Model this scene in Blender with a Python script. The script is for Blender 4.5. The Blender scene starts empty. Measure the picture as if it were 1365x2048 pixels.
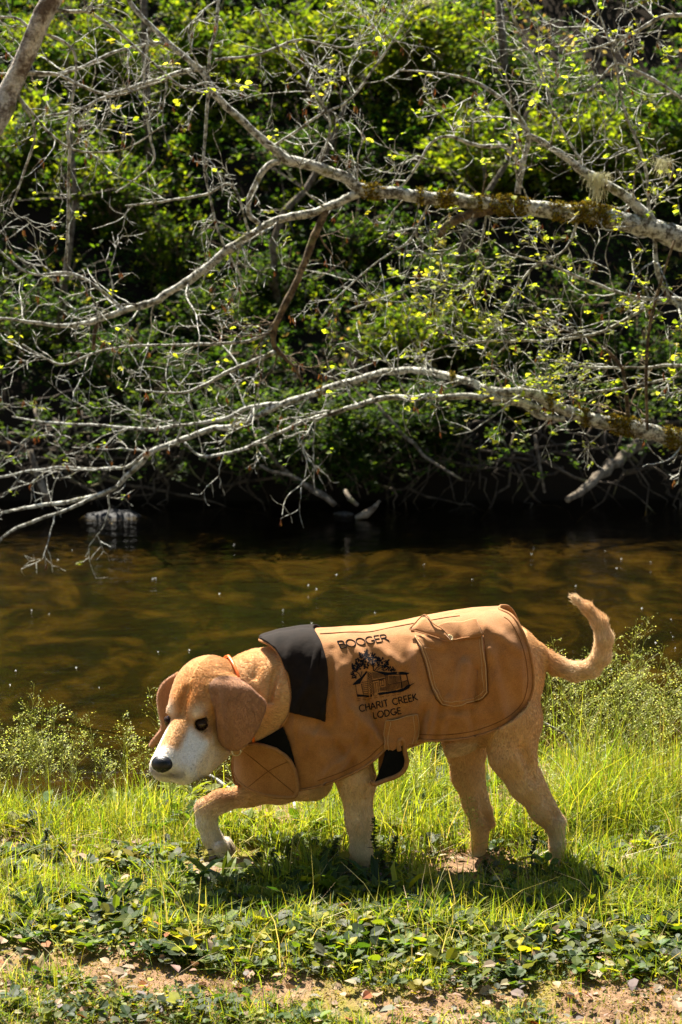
import bpy, math, random
import numpy as np
from mathutils import Vector, Matrix
random.seed(7); rng = np.random.default_rng(7)
sc = bpy.context.scene
COL = sc.collection
rad = math.radians

# ------------------------------------------------------------------ camera
PITCH = rad(7.95); CAMZ = 1.6; F = 4000.0          # F: focal length in photo pixels (1365 x 2048)
cd = bpy.data.cameras.new('camera'); cam = bpy.data.objects.new('camera', cd); COL.objects.link(cam)
cam.location = (0, 0, CAMZ); cam.rotation_euler = (rad(90) - PITCH, 0, 0)
cd.sensor_fit = 'VERTICAL'; cd.sensor_height = 36.0; cd.lens = 36.0 * F / 2048
cd.clip_start = 0.1; cd.clip_end = 500
cd.dof.use_dof = True; cd.dof.focus_distance = 5.1; cd.dof.aperture_fstop = 7.0
sc.camera = cam
sc.render.resolution_x = 682; sc.render.resolution_y = 1024

# ------------------------------------------------------------------ light
SUN_EL = 55.0; SUN_AZ = -24.0      # azimuth from +Y, minus = to the left
w = bpy.data.worlds.new('World'); sc.world = w; w.use_nodes = True
nt = w.node_tree; bg = nt.nodes['Background']
sky = nt.nodes.new('ShaderNodeTexSky'); sky.sky_type = 'NISHITA'; sky.sun_disc = False
sky.sun_elevation = rad(SUN_EL); sky.sun_rotation = rad(SUN_AZ)
nt.links.new(sky.outputs[0], bg.inputs[0]); bg.inputs[1].default_value = 0.05
sl = bpy.data.lights.new('sun', 'SUN'); sl.energy = 5.0; sl.angle = rad(0.5); sl.color = (1.0, 0.93, 0.80)
so = bpy.data.objects.new('sun', sl); COL.objects.link(so)
S = Vector((math.sin(rad(SUN_AZ)) * math.cos(rad(SUN_EL)), math.cos(rad(SUN_AZ)) * math.cos(rad(SUN_EL)), math.sin(rad(SUN_EL))))
so.rotation_euler = S.to_track_quat('Z', 'Y').to_euler(); so.location = (-3, 12, 14)
sc.view_settings.view_transform = 'Standard'; sc.view_settings.look = 'None'
sc.view_settings.exposure = 2.15; sc.view_settings.gamma = 1.0

# ------------------------------------------------------------------ helpers
cp, sp = math.cos(PITCH), math.sin(PITCH)
def P(px, py, Y):
    """world point at depth Y seen at photo pixel (px, py)"""
    px = np.asarray(px, float); py = np.asarray(py, float); Y = np.asarray(Y, float)
    a = (px - 682.5) / F; b = -(py - 1024) / F
    dy = cp + b * sp; dz = -sp + b * cp
    t = Y / dy
    return np.stack(np.broadcast_arrays(a * t, Y, CAMZ + dz * t), -1)
def PX(p):
    p = np.asarray(p, float); x = p[..., 0]; y = p[..., 1]; z = p[..., 2] - CAMZ
    d = y * cp - z * sp; v = y * sp + z * cp
    return 682.5 + F * x / d, 1024 - F * v / d
def ppm(Y): return F / Y

def tag(o, label=None, cat=None, group=None, kind=None):
    if label: o['label'] = label
    if cat: o['category'] = cat
    if group: o['group'] = group
    if kind: o['kind'] = kind
    return o
def mk(name, V, Fc, mat=None, parent=None, smooth=True, col=None):
    """mesh from numpy verts and faces (uniform array or list of arrays)"""
    me = bpy.data.meshes.new(name)
    V = np.ascontiguousarray(np.asarray(V, np.float32))
    if isinstance(Fc, np.ndarray): Fc = [Fc]
    Fc = [np.asarray(f, np.int32) for f in Fc if len(f)]
    me.vertices.add(len(V)); me.vertices.foreach_set('co', V.ravel())
    li = np.concatenate([f.ravel() for f in Fc])
    tot = np.concatenate([np.full(len(f), f.shape[1], np.int32) for f in Fc])
    st = np.concatenate([[0], np.cumsum(tot)[:-1]]).astype(np.int32)
    me.loops.add(len(li)); me.loops.foreach_set('vertex_index', li)
    me.polygons.add(len(tot)); me.polygons.foreach_set('loop_start', st)
    try: me.polygons.foreach_set('loop_total', tot)
    except Exception: pass
    me.polygons.foreach_set('use_smooth', np.full(len(tot), smooth))
    me.update(calc_edges=True); me.validate()
    if col is not None:
        a = me.attributes.new('col', 'FLOAT_COLOR', 'POINT')
        c = np.ones((len(V), 4), np.float32); c[:, :3] = col; a.data.foreach_set('color', c.ravel())
    if mat: me.materials.append(mat)
    o = bpy.data.objects.new(name, me); COL.objects.link(o)
    if parent: o.parent = parent
    return o
def empty(name, loc=(0, 0, 0)):
    o = bpy.data.objects.new(name, None); COL.objects.link(o); o.location = loc; return o
def adopt(o, parent):
    """child built in world coordinates: keep it where it is"""
    o.parent = parent
    l = Vector((0, 0, 0)); q = parent
    while q: l += Vector(q.location); q = q.parent
    o.location = -l if parent.location.length or parent.parent else (0, 0, 0)
    return o
def sub(name, V, Fc, mat, root, base, **k):
    """part of a thing; base = the thing's world position"""
    return mk(name, np.asarray(V) - np.asarray(base), Fc, mat, root, **k)

class Bag:
    def __init__(s): s.V = []; s.Q = []; s.T = []; s.C = []; s.n = 0
    def add(s, V, Q=None, T=None, col=None):
        V = np.asarray(V, float)
        s.V.append(V)
        if Q is not None and len(Q): s.Q.append(np.asarray(Q) + s.n)
        if T is not None and len(T): s.T.append(np.asarray(T) + s.n)
        s.C.append(np.broadcast_to(np.asarray(col if col is not None else (1, 1, 1), float), (len(V), 3)))
        s.n += len(V)
    def build(s, name, mat, root=None, base=(0, 0, 0), smooth=True, usecol=False):
        V = np.concatenate(s.V); Fc = []
        if s.Q: Fc.append(np.concatenate(s.Q))
        if s.T: Fc.append(np.concatenate(s.T))
        return mk(name, V - np.asarray(base), Fc, mat, root, smooth, np.concatenate(s.C) if usecol else None)

def tube(pts, r, n=6, cap=True, jitter=0.0):
    pts = np.asarray(pts, float); m = len(pts); r = np.broadcast_to(np.asarray(r, float), (m,)).copy()
    t = np.gradient(pts, axis=0); t /= np.linalg.norm(t, axis=1)[:, None] + 1e-12
    up = np.array([0.13, 0.31, 0.94])
    if abs(t[:, :] @ up).max() > 0.97: up = np.array([0.9, 0.35, 0.2])
    u = np.cross(t, up); u /= np.linalg.norm(u, axis=1)[:, None] + 1e-12
    v = np.cross(t, u)
    a = np.arange(n) * 2 * np.pi / n
    rr = r[:, None] * (1 + (rng.uniform(-jitter, jitter, (m, n)) if jitter else 0))
    V = pts[:, None] + rr[..., None] * (np.cos(a)[None, :, None] * u[:, None] + np.sin(a)[None, :, None] * v[:, None])
    V = V.reshape(-1, 3)
    i = np.arange(m - 1)[:, None] * n; j = np.arange(n)[None]; k = (j + 1) % n
    Q = np.stack([i + j, i + k, i + n + k, i + n + j], -1).reshape(-1, 4)
    T = []
    if cap:
        V = np.concatenate([V, pts[:1], pts[-1:]]); a0 = m * n; j = np.arange(n); k = (j + 1) % n
        T = np.concatenate([np.stack([np.full(n, a0), k, j], -1), np.stack([np.full(n, a0 + 1), (m - 1) * n + j, (m - 1) * n + k], -1)])
    return V, Q, T
def smoothpoly(pts, step, closed=False):
    """Catmull-Rom resample of a list of tuples, any dimension"""
    p = np.asarray(pts, float)
    if len(p) < 3 and not closed:
        n = max(2, int(np.linalg.norm(p[-1, :2] - p[0, :2]) / step) + 1)
        s = np.linspace(0, 1, n)[:, None]; return p[0] * (1 - s) + p[-1] * s
    q = np.concatenate([p[-1:], p, p[:2]]) if closed else np.concatenate([2 * p[:1] - p[1:2], p, 2 * p[-1:] - p[-2:-1]])
    out = []
    for i in range(len(q) - 3):
        a, b, c, d = q[i:i + 4]
        n = max(1, int(round(np.linalg.norm((c - b)[:2]) / step)))
        t = (np.arange(n) / n)[:, None]
        out.append(0.5 * (2 * b + (c - a) * t + (2 * a - 5 * b + 4 * c - d) * t ** 2 + (3 * b - a - 3 * c + d) * t ** 3))
    if not closed: out.append(q[-2:-1])
    return np.concatenate(out)
def lerp1(x, xs, ys): return np.interp(x, xs, ys)

# value noise for numpy
_tab = rng.random((64, 64, 64))
def vnoise(p):
    p = np.asarray(p, float); i = np.floor(p).astype(int); f = p - i; f = f * f * (3 - 2 * f)
    r = 0
    for a in (0, 1):
        for b in (0, 1):
            for c in (0, 1):
                wgt = (f[..., 0] if a else 1 - f[..., 0]) * (f[..., 1] if b else 1 - f[..., 1]) * (f[..., 2] if c else 1 - f[..., 2])
                r = r + wgt * _tab[(i[..., 0] + a) % 64, (i[..., 1] + b) % 64, (i[..., 2] + c) % 64]
    return r
def fbm(p, o=3):
    p = np.asarray(p, float); r = 0; a = 0.5; s = 0
    for k in range(o): r = r + a * vnoise(p * 2 ** k + 7.3 * k); s += a; a *= 0.5
    return r / s

# ------------------------------------------------------------------ materials
def newmat(name):
    m = bpy.data.materials.new(name); m.use_nodes = True
    n = m.node_tree; b = n.nodes['Principled BSDF']; return m, n, b
def N(n, t, **k):
    x = n.nodes.new(t)
    for a, b in k.items(): setattr(x, a, b)
    return x
def ramp(n, stops):
    r = N(n, 'ShaderNodeValToRGB'); e = r.color_ramp.elements
    while len(e) < len(stops): e.new(0.5)
    for x, (p, c) in zip(e, stops): x.position = p; x.color = (*c, 1)
    return r
def noise(n, scale, detail=4, rough=0.6, coord='Object', dist=0.0, vec=None):
    t = N(n, 'ShaderNodeTexNoise'); t.inputs['Scale'].default_value = scale; t.inputs['Detail'].default_value = detail
    t.inputs['Roughness'].default_value = rough; t.inputs['Distortion'].default_value = dist
    if vec is None:
        c = N(n, 'ShaderNodeTexCoord'); vec = c.outputs[coord]
    n.links.new(vec, t.inputs['Vector']); return t
def bump(n, b, src, strength, dist):
    u = N(n, 'ShaderNodeBump'); u.inputs['Strength'].default_value = strength; u.inputs['Distance'].default_value = dist
    n.links.new(src, u.inputs['Height']); n.links.new(u.outputs[0], b.inputs['Normal']); return u
def mixc(n, fac, a, b, mode='MIX'):
    x = N(n, 'ShaderNodeMix', data_type='RGBA', blend_type=mode)
    for s, v in ((0, fac), (6, a), (7, b)):
        if hasattr(v, 'is_linked') or hasattr(v, 'links'): n.links.new(v, x.inputs[s])
        else: x.inputs[s].default_value = v if s == 0 else (*v, 1)
    return x.outputs[2]
def plain(name, c, rough=0.7, spec=0.4, nz=None, amt=0.25, bmp=None, metal=0.0):
    m, n, b = newmat(name)
    b.inputs['Roughness'].default_value = rough; b.inputs['Specular IOR Level'].default_value = spec; b.inputs['Metallic'].default_value = metal
    if nz:
        t = noise(n, nz); r = ramp(n, [(0.3, tuple(x * (1 - amt) for x in c)), (0.7, tuple(min(1, x * (1 + amt)) for x in c))])
        n.links.new(t.outputs[0], r.inputs[0]); n.links.new(r.outputs[0], b.inputs['Base Color'])
        if bmp: bump(n, b, t.outputs[0], bmp[0], bmp[1])
    else: b.inputs['Base Color'].default_value = (*c, 1)
    return m
def leafmat(name, trans=0.45, rough=0.45, spec=0.4, tint=(1.25, 1.35, 0.45)):
    """leaf: colour from the 'col' attribute, diffuse + translucent"""
    m, n, b = newmat(name)
    a = N(n, 'ShaderNodeAttribute', attribute_name='col')
    n.links.new(a.outputs['Color'], b.inputs['Base Color'])
    b.inputs['Roughness'].default_value = rough; b.inputs['Specular IOR Level'].default_value = spec
    tr = N(n, 'ShaderNodeBsdfTranslucent')
    tc = mixc(n, 1.0, a.outputs['Color'], tint, 'MULTIPLY'); n.links.new(tc, tr.inputs[0])
    mx = N(n, 'ShaderNodeMixShader'); mx.inputs[0].default_value = trans
    n.links.new(b.outputs[0], mx.inputs[1]); n.links.new(tr.outputs[0], mx.inputs[2])
    n.links.new(mx.outputs[0], n.nodes['Material Output'].inputs[0]); return m
M = {}
M['leaf'] = leafmat('leaf', 0.55, 0.6, 0.10, (2.4, 2.3, 0.9))
M['herb'] = leafmat('herb', 0.45, 0.6, 0.3, (1.9, 1.8, 0.45))
M['grass'] = leafmat('grass', 0.5, 0.5, 0.35, (1.3, 1.25, 0.5))
M['litter'] = leafmat('dead_leaf', 0.15, 0.7, 0.25, (1, 0.8, 0.5))
M['moss'] = leafmat('moss', 0.25, 0.9, 0.1, (1.1, 1.0, 0.5))

def barkmat(name, pale, dark, cover=0.5, scale=30):
    m, n, b = newmat(name); b.inputs['Roughness'].default_value = 0.85; b.inputs['Specular IOR Level'].default_value = 0.2
    t1 = noise(n, scale, 6, 0.65); t2 = noise(n, scale * 5, 4, 0.7); t3 = noise(n, scale * 0.35, 3)
    r = ramp(n, [(cover - 0.09, dark), (cover, tuple((a + c) / 2 for a, c in zip(pale, dark))), (cover + 0.06, pale)])
    n.links.new(t1.outputs[0], r.inputs[0])
    r2 = ramp(n, [(0.35, (0.55, 0.55, 0.52)), (0.6, (1.1, 1.1, 1.08))]); n.links.new(t2.outputs[0], r2.inputs[0])
    c = mixc(n, 1.0, r.outputs[0], r2.outputs[0], 'MULTIPLY')
    r3 = ramp(n, [(0.6, (0, 0, 0)), (0.7, (1, 1, 1))]); n.links.new(t3.outputs[0], r3.inputs[0])
    c2 = mixc(n, r3.outputs[0], c, (0.16, 0.15, 0.05)); n.links.new(c2, b.inputs['Base Color'])
    ad = N(n, 'ShaderNodeMath', operation='ADD'); n.links.new(t1.outputs[0], ad.inputs[0]); n.links.new(t2.outputs[0], ad.inputs[1])
    bump(n, b, ad.outputs[0], 0.8, 0.012); return m
M['bark'] = barkmat('lichen_bark', (0.62, 0.62, 0.56), (0.085, 0.07, 0.045), 0.49, 38)
M['mottled'] = barkmat('mottled_bark', (0.50, 0.46, 0.39), (0.12, 0.085, 0.06), 0.50, 20)
M['barkbrown'] = barkmat('brown_bark', (0.22, 0.16, 0.09), (0.07, 0.045, 0.025), 0.52)
M['twig'] = barkmat('twig_bark', (0.42, 0.38, 0.31), (0.15, 0.11, 0.08), 0.48, 14)
M['dead'] = barkmat('dead_wood', (0.20, 0.165, 0.12), (0.07, 0.05, 0.032), 0.5, 20)
M['wet'] = barkmat('wet_root', (0.10, 0.075, 0.05), (0.03, 0.022, 0.015), 0.5, 12)
M['drift'] = plain('weathered_wood', (0.045, 0.036, 0.026), 0.7, 0.3, 25, 0.4, (0.8, 0.02))
M['rock'] = plain('wet_rock', (0.010, 0.010, 0.012), 0.7, 0.2, 9, 0.4, (0.8, 0.05))

# ------------------------------------------------------------------ terrain
WATER = -0.35
def groundz(x, y):
    x = np.asarray(x, float); y = np.asarray(y, float)
    p = np.stack(np.broadcast_arrays(x, y, 0 * x + 0.5), -1)
    edge = 5.32 + 0.55 * np.clip((x + 0.75) / 1.2, 0, 1) + 0.20 * (fbm(p * 0.8, 2) - 0.5)
    near = 0.035 * (fbm(p * 2.2, 3) - 0.5) + 0.03 * (fbm(p * 9, 3) - 0.5)
    near = near - 0.05 * np.clip((4.45 - y) / 0.6, 0, 1)
    bed = -0.56 + 0.14 * (fbm(p * 0.9, 3) - 0.5) - 0.06 * np.clip((y - 7) / 2, 0, 1) + 0.07 * np.clip((y - 10.5) / 3, 0, 1)
    t = np.clip((y - edge) / 1.0, 0, 1); t = t * t * (3 - 2 * t)
    z = near * (1 - t) + bed * t
    e2 = 14.45 + 0.5 * (fbm(p * 0.6 + 3, 2) - 0.5)
    u = np.clip((y - e2) / 0.35, 0, 1); u = u * u * (3 - 2 * u)
    hill = 0.15 + 0.72 * np.clip(y - e2, 0, 14) + 0.5 * (fbm(p * 0.7, 3) - 0.5) * np.clip(y - e2, 0, 1.5)
    hill = np.where(y - e2 > 14, hill + 0.25 * (y - e2 - 14), hill)
    return z * (1 - u) + hill * u
xs = np.concatenate([np.linspace(-60, -8, 26)[:-1], np.linspace(-8, -1.6, 60)[:-1], np.linspace(-1.6, 1.6, 190)[:-1], np.linspace(1.6, 8, 60)[:-1], np.linspace(8, 60, 26)])
ys = np.concatenate([np.linspace(-30, 3.4, 22)[:-1], np.linspace(3.4, 7.4, 230)[:-1], np.linspace(7.4, 20, 130)[:-1], np.linspace(20, 110, 40)])
gx, gy = np.meshgrid(xs, ys); gz = groundz(gx, gy)
nx, ny = len(xs), len(ys)
i = (np.arange(ny - 1)[:, None] * nx + np.arange(nx - 1)[None]).ravel()
m, n, b = newmat('soil'); b.inputs['Roughness'].default_value = 1.0; b.inputs['Specular IOR Level'].default_value = 0.03
g = N(n, 'ShaderNodeNewGeometry'); sx = N(n, 'ShaderNodeSeparateXYZ'); n.links.new(g.outputs['Position'], sx.inputs[0])
t1 = noise(n, 7, 6, 0.7, vec=g.outputs['Position']); t2 = noise(n, 60, 5, 0.75, vec=g.outputs['Position']); t3 = noise(n, 2.6, 5, 0.7, dist=0.6, vec=g.outputs['Position'])
soil = ramp(n, [(0.3, (0.12, 0.07, 0.04)), (0.55, (0.25, 0.155, 0.09)), (0.75, (0.36, 0.25, 0.155))]); n.links.new(t1.outputs[0], soil.inputs[0])
grn = ramp(n, [(0.3, (0.6, 0.6, 0.6)), (0.65, (1.15, 1.15, 1.15))]); n.links.new(t2.outputs[0], grn.inputs[0])
c1 = mixc(n, 1.0, soil.outputs[0], grn.outputs[0], 'MULTIPLY')
ms = ramp(n, [(0.5, (0, 0, 0)), (0.6, (1, 1, 1))]); n.links.new(t3.outputs[0], ms.inputs[0])
c2 = mixc(n, ms.outputs[0], c1, (0.19, 0.17, 0.035))
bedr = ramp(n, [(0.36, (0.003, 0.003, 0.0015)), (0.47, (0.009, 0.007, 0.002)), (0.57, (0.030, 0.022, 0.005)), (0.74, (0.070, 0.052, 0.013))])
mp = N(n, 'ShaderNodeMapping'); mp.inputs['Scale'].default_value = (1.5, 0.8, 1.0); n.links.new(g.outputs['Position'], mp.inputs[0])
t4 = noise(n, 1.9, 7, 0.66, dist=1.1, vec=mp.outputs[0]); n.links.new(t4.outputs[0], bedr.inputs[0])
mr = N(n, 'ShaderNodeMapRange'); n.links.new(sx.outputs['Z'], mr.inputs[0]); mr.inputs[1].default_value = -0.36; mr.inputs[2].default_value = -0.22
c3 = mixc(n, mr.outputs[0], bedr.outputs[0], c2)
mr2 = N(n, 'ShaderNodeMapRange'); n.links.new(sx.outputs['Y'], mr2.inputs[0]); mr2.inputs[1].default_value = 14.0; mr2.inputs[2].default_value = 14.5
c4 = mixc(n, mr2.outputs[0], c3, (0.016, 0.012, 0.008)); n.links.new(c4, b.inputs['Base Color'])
bump(n, b, t2.outputs[0], 0.9, 0.012)
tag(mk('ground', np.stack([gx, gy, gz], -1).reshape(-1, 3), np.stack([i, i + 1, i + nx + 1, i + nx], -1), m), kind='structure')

# water sheet
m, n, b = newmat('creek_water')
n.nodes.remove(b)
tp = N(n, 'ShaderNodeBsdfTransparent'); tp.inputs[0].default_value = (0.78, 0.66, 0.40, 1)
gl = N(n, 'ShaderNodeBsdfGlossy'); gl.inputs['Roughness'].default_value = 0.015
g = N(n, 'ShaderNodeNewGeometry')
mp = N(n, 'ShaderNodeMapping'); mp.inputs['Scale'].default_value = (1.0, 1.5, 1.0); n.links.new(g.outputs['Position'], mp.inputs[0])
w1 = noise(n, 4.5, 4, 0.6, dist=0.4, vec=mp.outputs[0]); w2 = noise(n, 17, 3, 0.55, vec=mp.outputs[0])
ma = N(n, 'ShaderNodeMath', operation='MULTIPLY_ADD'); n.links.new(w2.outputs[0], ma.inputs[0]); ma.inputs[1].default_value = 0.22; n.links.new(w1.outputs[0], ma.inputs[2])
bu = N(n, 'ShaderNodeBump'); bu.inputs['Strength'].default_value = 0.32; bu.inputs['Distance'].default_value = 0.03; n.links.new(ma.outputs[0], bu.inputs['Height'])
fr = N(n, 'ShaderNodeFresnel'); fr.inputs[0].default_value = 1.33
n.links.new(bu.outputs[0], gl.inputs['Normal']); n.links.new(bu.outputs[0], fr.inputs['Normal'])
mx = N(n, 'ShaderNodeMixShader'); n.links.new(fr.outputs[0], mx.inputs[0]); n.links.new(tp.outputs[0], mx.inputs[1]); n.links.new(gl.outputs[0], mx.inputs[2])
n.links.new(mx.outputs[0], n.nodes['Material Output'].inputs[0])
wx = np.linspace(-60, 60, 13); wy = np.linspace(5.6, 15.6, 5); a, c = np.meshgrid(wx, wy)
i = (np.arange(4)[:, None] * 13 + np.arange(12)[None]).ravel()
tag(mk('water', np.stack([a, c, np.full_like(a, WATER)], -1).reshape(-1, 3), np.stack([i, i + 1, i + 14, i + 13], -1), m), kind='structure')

# ================================================================== THE DOG
YC = 5.0
# ---- coat surface: photo pixel -> point on the near side of the coat
topx = [470, 520, 560, 600, 640, 740, 800, 850, 900, 950, 1000, 1030, 1070]
topy = [1300, 1281, 1270, 1264, 1262, 1257, 1249, 1238, 1229, 1222, 1219, 1219, 1222]
FOLDS = [ # x0,y0,x1,y1,width px,height m
 (690, 1268, 740, 1330, 9, .006), (735, 1272, 800, 1330, 12, .005), (655, 1290, 690, 1400, 16, .006), (735, 1400, 775, 1500, 10, -.008), (700, 1420, 772, 1490, 12, .009),
 (835, 1300, 850, 1440, 16, .009), (850, 1420, 835, 1478, 9, -.008), (868, 1390, 856, 1470, 9, .006), (930, 1330, 915, 1400, 10, .006), (955, 1340, 950, 1400, 8, -.005),
 (600, 1450, 660, 1540, 20, .006), (665, 1300, 672, 1440, 9, -.005), (610, 1470, 700, 1480, 12, .005), (640, 1560, 720, 1500, 10, .005), (740, 1470, 690, 1540, 8, -.005), (870, 1440, 1000, 1425, 12, .004), (980, 1300, 1010, 1440, 10, .004), (900, 1400, 880, 1475, 9, .005), (940, 1420, 950, 1468, 9, -.005), (800, 1262, 880, 1290, 10, .005), (960, 1240, 1040, 1300, 12, .004), (905, 1430, 960, 1465, 12, .004), (1000, 1330, 1040, 1420, 18, -.005), (645, 1440, 700, 1520, 12, -.006)]
def fold(px, py):
    d = 0.0
    for x0, y0, x1, y1, wd, h in FOLDS:
        ex, ey = x1 - x0, y1 - y0; L = ex * ex + ey * ey
        t = np.clip(((px - x0) * ex + (py - y0) * ey) / L, 0, 1)
        r2 = (px - x0 - t * ex) ** 2 + (py - y0 - t * ey) ** 2
        d = d + h * 2.0 * np.exp(-r2 / (wd * wd))
    q = np.stack([px / 60, py / 60, 0 * px + .4], -1)
    rn = fbm(np.stack([px / 46 + py / 150, py / 120 - px / 300, 0 * px + 2.2], -1), 2); d = d + .0075 * np.clip(1 - 5.5 * np.abs(rn - .5), 0, 1) ** 1.5 * (1 - .85 * np.exp(-((px - 765) / 80) ** 4 - ((py - 1355) / 95) ** 4)) * (1 - .75 * np.exp(-((px - 905) / 85) ** 4 - ((py - 1320) / 95) ** 4))
    return d + .010 * (fbm(q, 2) - .5) + .006 * (fbm(q * 2.7, 2) - .5)
def lift0(px, py):
    px = np.asarray(px, float); py = np.asarray(py, float)
    W = lerp1(px, [480, 520, 560, 620, 700, 800, 950, 1010, 1045, 1075], [.085, .10, .122, .142, .150, .144, .142, .138, .128, .095])
    H = lerp1(px, [520, 580, 660, 800, 950, 1060], [110, 165, 195, 175, 150, 130])
    q = np.clip((py - lerp1(px, topx, topy)) / H, 0, 3)
    e = 2.15
    pr = (1 - np.clip(1 - q, 0, 1) ** e) ** (1 / e)
    below = np.clip(q - 1, 0, 2)
    y = YC - W * pr + 0.028 * below ** 1.3
    y = y - fold(px, py) * np.clip(q * 3, 0, 1)
    return P(px, py, y)
def lift(px, py, off=0.0):
    px = np.asarray(px, float); py = np.asarray(py, float)
    p = lift0(px, py)
    if np.ndim(off) == 0 and off == 0: return p
    a = lift0(px + 3, py) - lift0(px - 3, py); c = lift0(px, py + 3) - lift0(px, py - 3)
    nn = np.cross(c, a); nn /= np.linalg.norm(nn, axis=-1)[..., None] + 1e-12
    s = np.sign(-nn[..., 1] + 0.25 * nn[..., 2]); nn = nn * s[..., None]
    return p + nn * np.asarray(off)[..., None]

# ---- body SDF
def cap(a, b, ra, rb, k=0.02, ax=None): return ('c', np.asarray(a, float), np.asarray(b, float), ra, rb, k)
def q(px, py, y, r=None):
    return P(px, py, y)
prims = []
def limb(lst, k=0.02):
    """lst of (px, py, Y, radius px)"""
    for (a, b) in zip(lst[:-1], lst[1:]):
        prims.append(('c', P(a[0], a[1], a[2]), P(b[0], b[1], b[2]), a[3] / ppm(a[2]), b[3] / ppm(b[2]), k))
def ell(px, py, y, rx, ry, rz, k=0.03, R=None, c=None):
    cc = P(px, py, y) if c is None else np.asarray(c, float)
    prims.append(('e', cc, np.array([rx, ry, rz]), R, k))
# torso (inside the coat)
ell(655, 1425, YC, .155, .115, .172, .03)
ell(760, 1392, YC, .19, .112, .145, .05)
ell(880, 1362, YC, .18, .108, .130, .05)
ell(990, 1335, YC, .115, .100, .128, .04)
limb([(430, 1400, 4.955, 58), (520, 1388, 4.985, 84), (600, 1385, 5.0, 108)], .04)     # neck
limb([(470, 1440, 4.97, 48), (560, 1450, 5.0, 80), (600, 1480, 5.0, 88)], .04)         # throat and chest front
# near (left) foreleg, standing
limb([(660, 1420, 4.95, 60), (690, 1500, 4.925, 52), (713, 1560, 4.905, 37), (719, 1640, 4.90, 25), (723, 1710, 4.90, 20), (724, 1752, 4.90, 20)], .022)
limb([(722, 1752, 4.90, 24), (706, 1770, 4.885, 24)], .012)
for dy in (-.026, -.009, .009, .026): limb([(708, 1770, 4.89 + dy, 10), (688, 1779, 4.885 + dy, 9)], .006)
# far (right) foreleg, lifted
limb([(640, 1480, 5.07, 62), (625, 1560, 5.08, 38), (560, 1576, 5.075, 29), (500, 1588, 5.07, 22), (440, 1603, 5.065, 20), (416, 1617, 5.06, 22)], .022)
limb([(412, 1618, 5.06, 22), (414, 1645, 5.06, 19), (424, 1675, 5.055, 18.5), (438, 1697, 5.05, 22)], .012)
for (x0, y0, x1, y1, dy) in ((440, 1694, 453, 1722, -.030), (445, 1696, 462, 1722, -.012), (450, 1692, 468, 1718, .008), (452, 1686, 470, 1708, .026)):
    limb([(x0, y0, 5.05 + dy, 12), (x1, y1, 5.045 + dy, 10)], .006)
# near (left) hind leg
limb([(1000, 1370, 4.96, 72), (1022, 1440, 4.94, 60), (1026, 1510, 4.915, 45), (1050, 1568, 4.91, 30), (1082, 1622, 4.915, 18.5), (1102, 1650, 4.92, 15.5)], .026)
limb([(1066, 1550, 4.92, 18), (1102, 1606, 4.92, 8), (1123, 1642, 4.92, 8.5)], .010)      # hock tendon
limb([(1112, 1648, 4.92, 18), (1115, 1690, 4.92, 15), (1112, 1735, 4.92, 15)], .012)
limb([(1112, 1735, 4.92, 21), (1090, 1752, 4.91, 20)], .012)
for dy in (-.024, -.008, .008, .024): limb([(1092, 1752, 4.91 + dy, 10), (1072, 1758, 4.905 + dy, 8)], .006)
ell(1030, 1345, YC, .072, .088, .10, .03)
# far (right) hind leg
limb([(960, 1400, 5.07, 62), (932, 1480, 5.08, 45), (936, 1550, 5.08, 31), (949, 1605, 5.075, 21.5), (958, 1642, 5.07, 18)], .022)
limb([(957, 1570, 5.075, 14), (975, 1620, 5.07, 9), (983, 1648, 5.07, 8)], .010)
limb([(962, 1650, 5.07, 20), (957, 1690, 5.07, 17), (946, 1722, 5.06, 17)], .012)
limb([(946, 1722, 5.06, 20), (930, 1735, 5.05, 19)], .012)
for dy in (-.024, -.008, .008, .024): limb([(930, 1736, 5.055 + dy, 10), (910, 1743, 5.05 + dy, 8.5)], .006)
limb([(960, 1472, 4.98, 24), (925, 1488, 4.98, 18), (903, 1502, 4.98, 14)], .02)           # sheath under the belly
# tail
limb([(1040, 1285, 5.0, 24), (1075, 1306, 5.0, 19), (1110, 1330, 5.0, 17), (1150, 1344, 4.99, 16.5), (1183, 1337, 4.98, 16), (1203, 1313, 4.97, 16), (1209, 1277, 4.96, 15), (1199, 1243, 4.96, 13), (1175, 1216, 4.97, 9), (1153, 1199, 4.98, 5), (1145, 1193, 4.98, 3)], .01)

# ---- head frame
HO = P(410, 1393, 4.90)
HF = np.array([-.385, -.765, -.52]); HF /= np.linalg.norm(HF)
HL = np.array([.893, -.450, 0]); HL /= np.linalg.norm(HL)
HU = np.cross(HF, HL); HU *= np.sign(HU[2])
def Hh(f, l, u): return HO + f * HF + l * HL + u * HU
RH = np.stack([HF, HL, HU])          # rows: world -> head
def hc(a, b, ra, rb, k): prims.append(('c', Hh(*a), Hh(*b), ra, rb, k))
def he(c, r, k): prims.append(('e', Hh(*c), np.array(r), RH, k))
he((-.01, 0, .012), (.098, .080, .078), .03)          # skull
he((.055, 0, .030), (.050, .056, .040), .025)         # forehead
for s in (-1, 1):
    he((.030, s * .048, -.035), (.060, .036, .045), .025)  # cheek
    hc((.078, s * .028, .036), (.092, s * .042, .030), .015, .011, .018)   # brow
    hc((.115, s * .022, -.038), (.208, s * .025, -.044), .043, .036, .016)     # flews
    hc((.140, s * .026, -.066), (.205, s * .022, -.064), .028, .022, .014)
hc((.080, 0, -.002), (.222, 0, -.012), .044, .030, .02)       # muzzle bridge
hc((.090, 0, .010), (.225, 0, -.002), .022, .018, .012)
hc((.05, 0, -.080), (.190, 0, -.094), .034, .017, .012)       # lower jaw
limb([(374, 1534, 4.79, 26), (400, 1524, 4.825, 25), (432, 1498, 4.87, 30)], .032)
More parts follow.
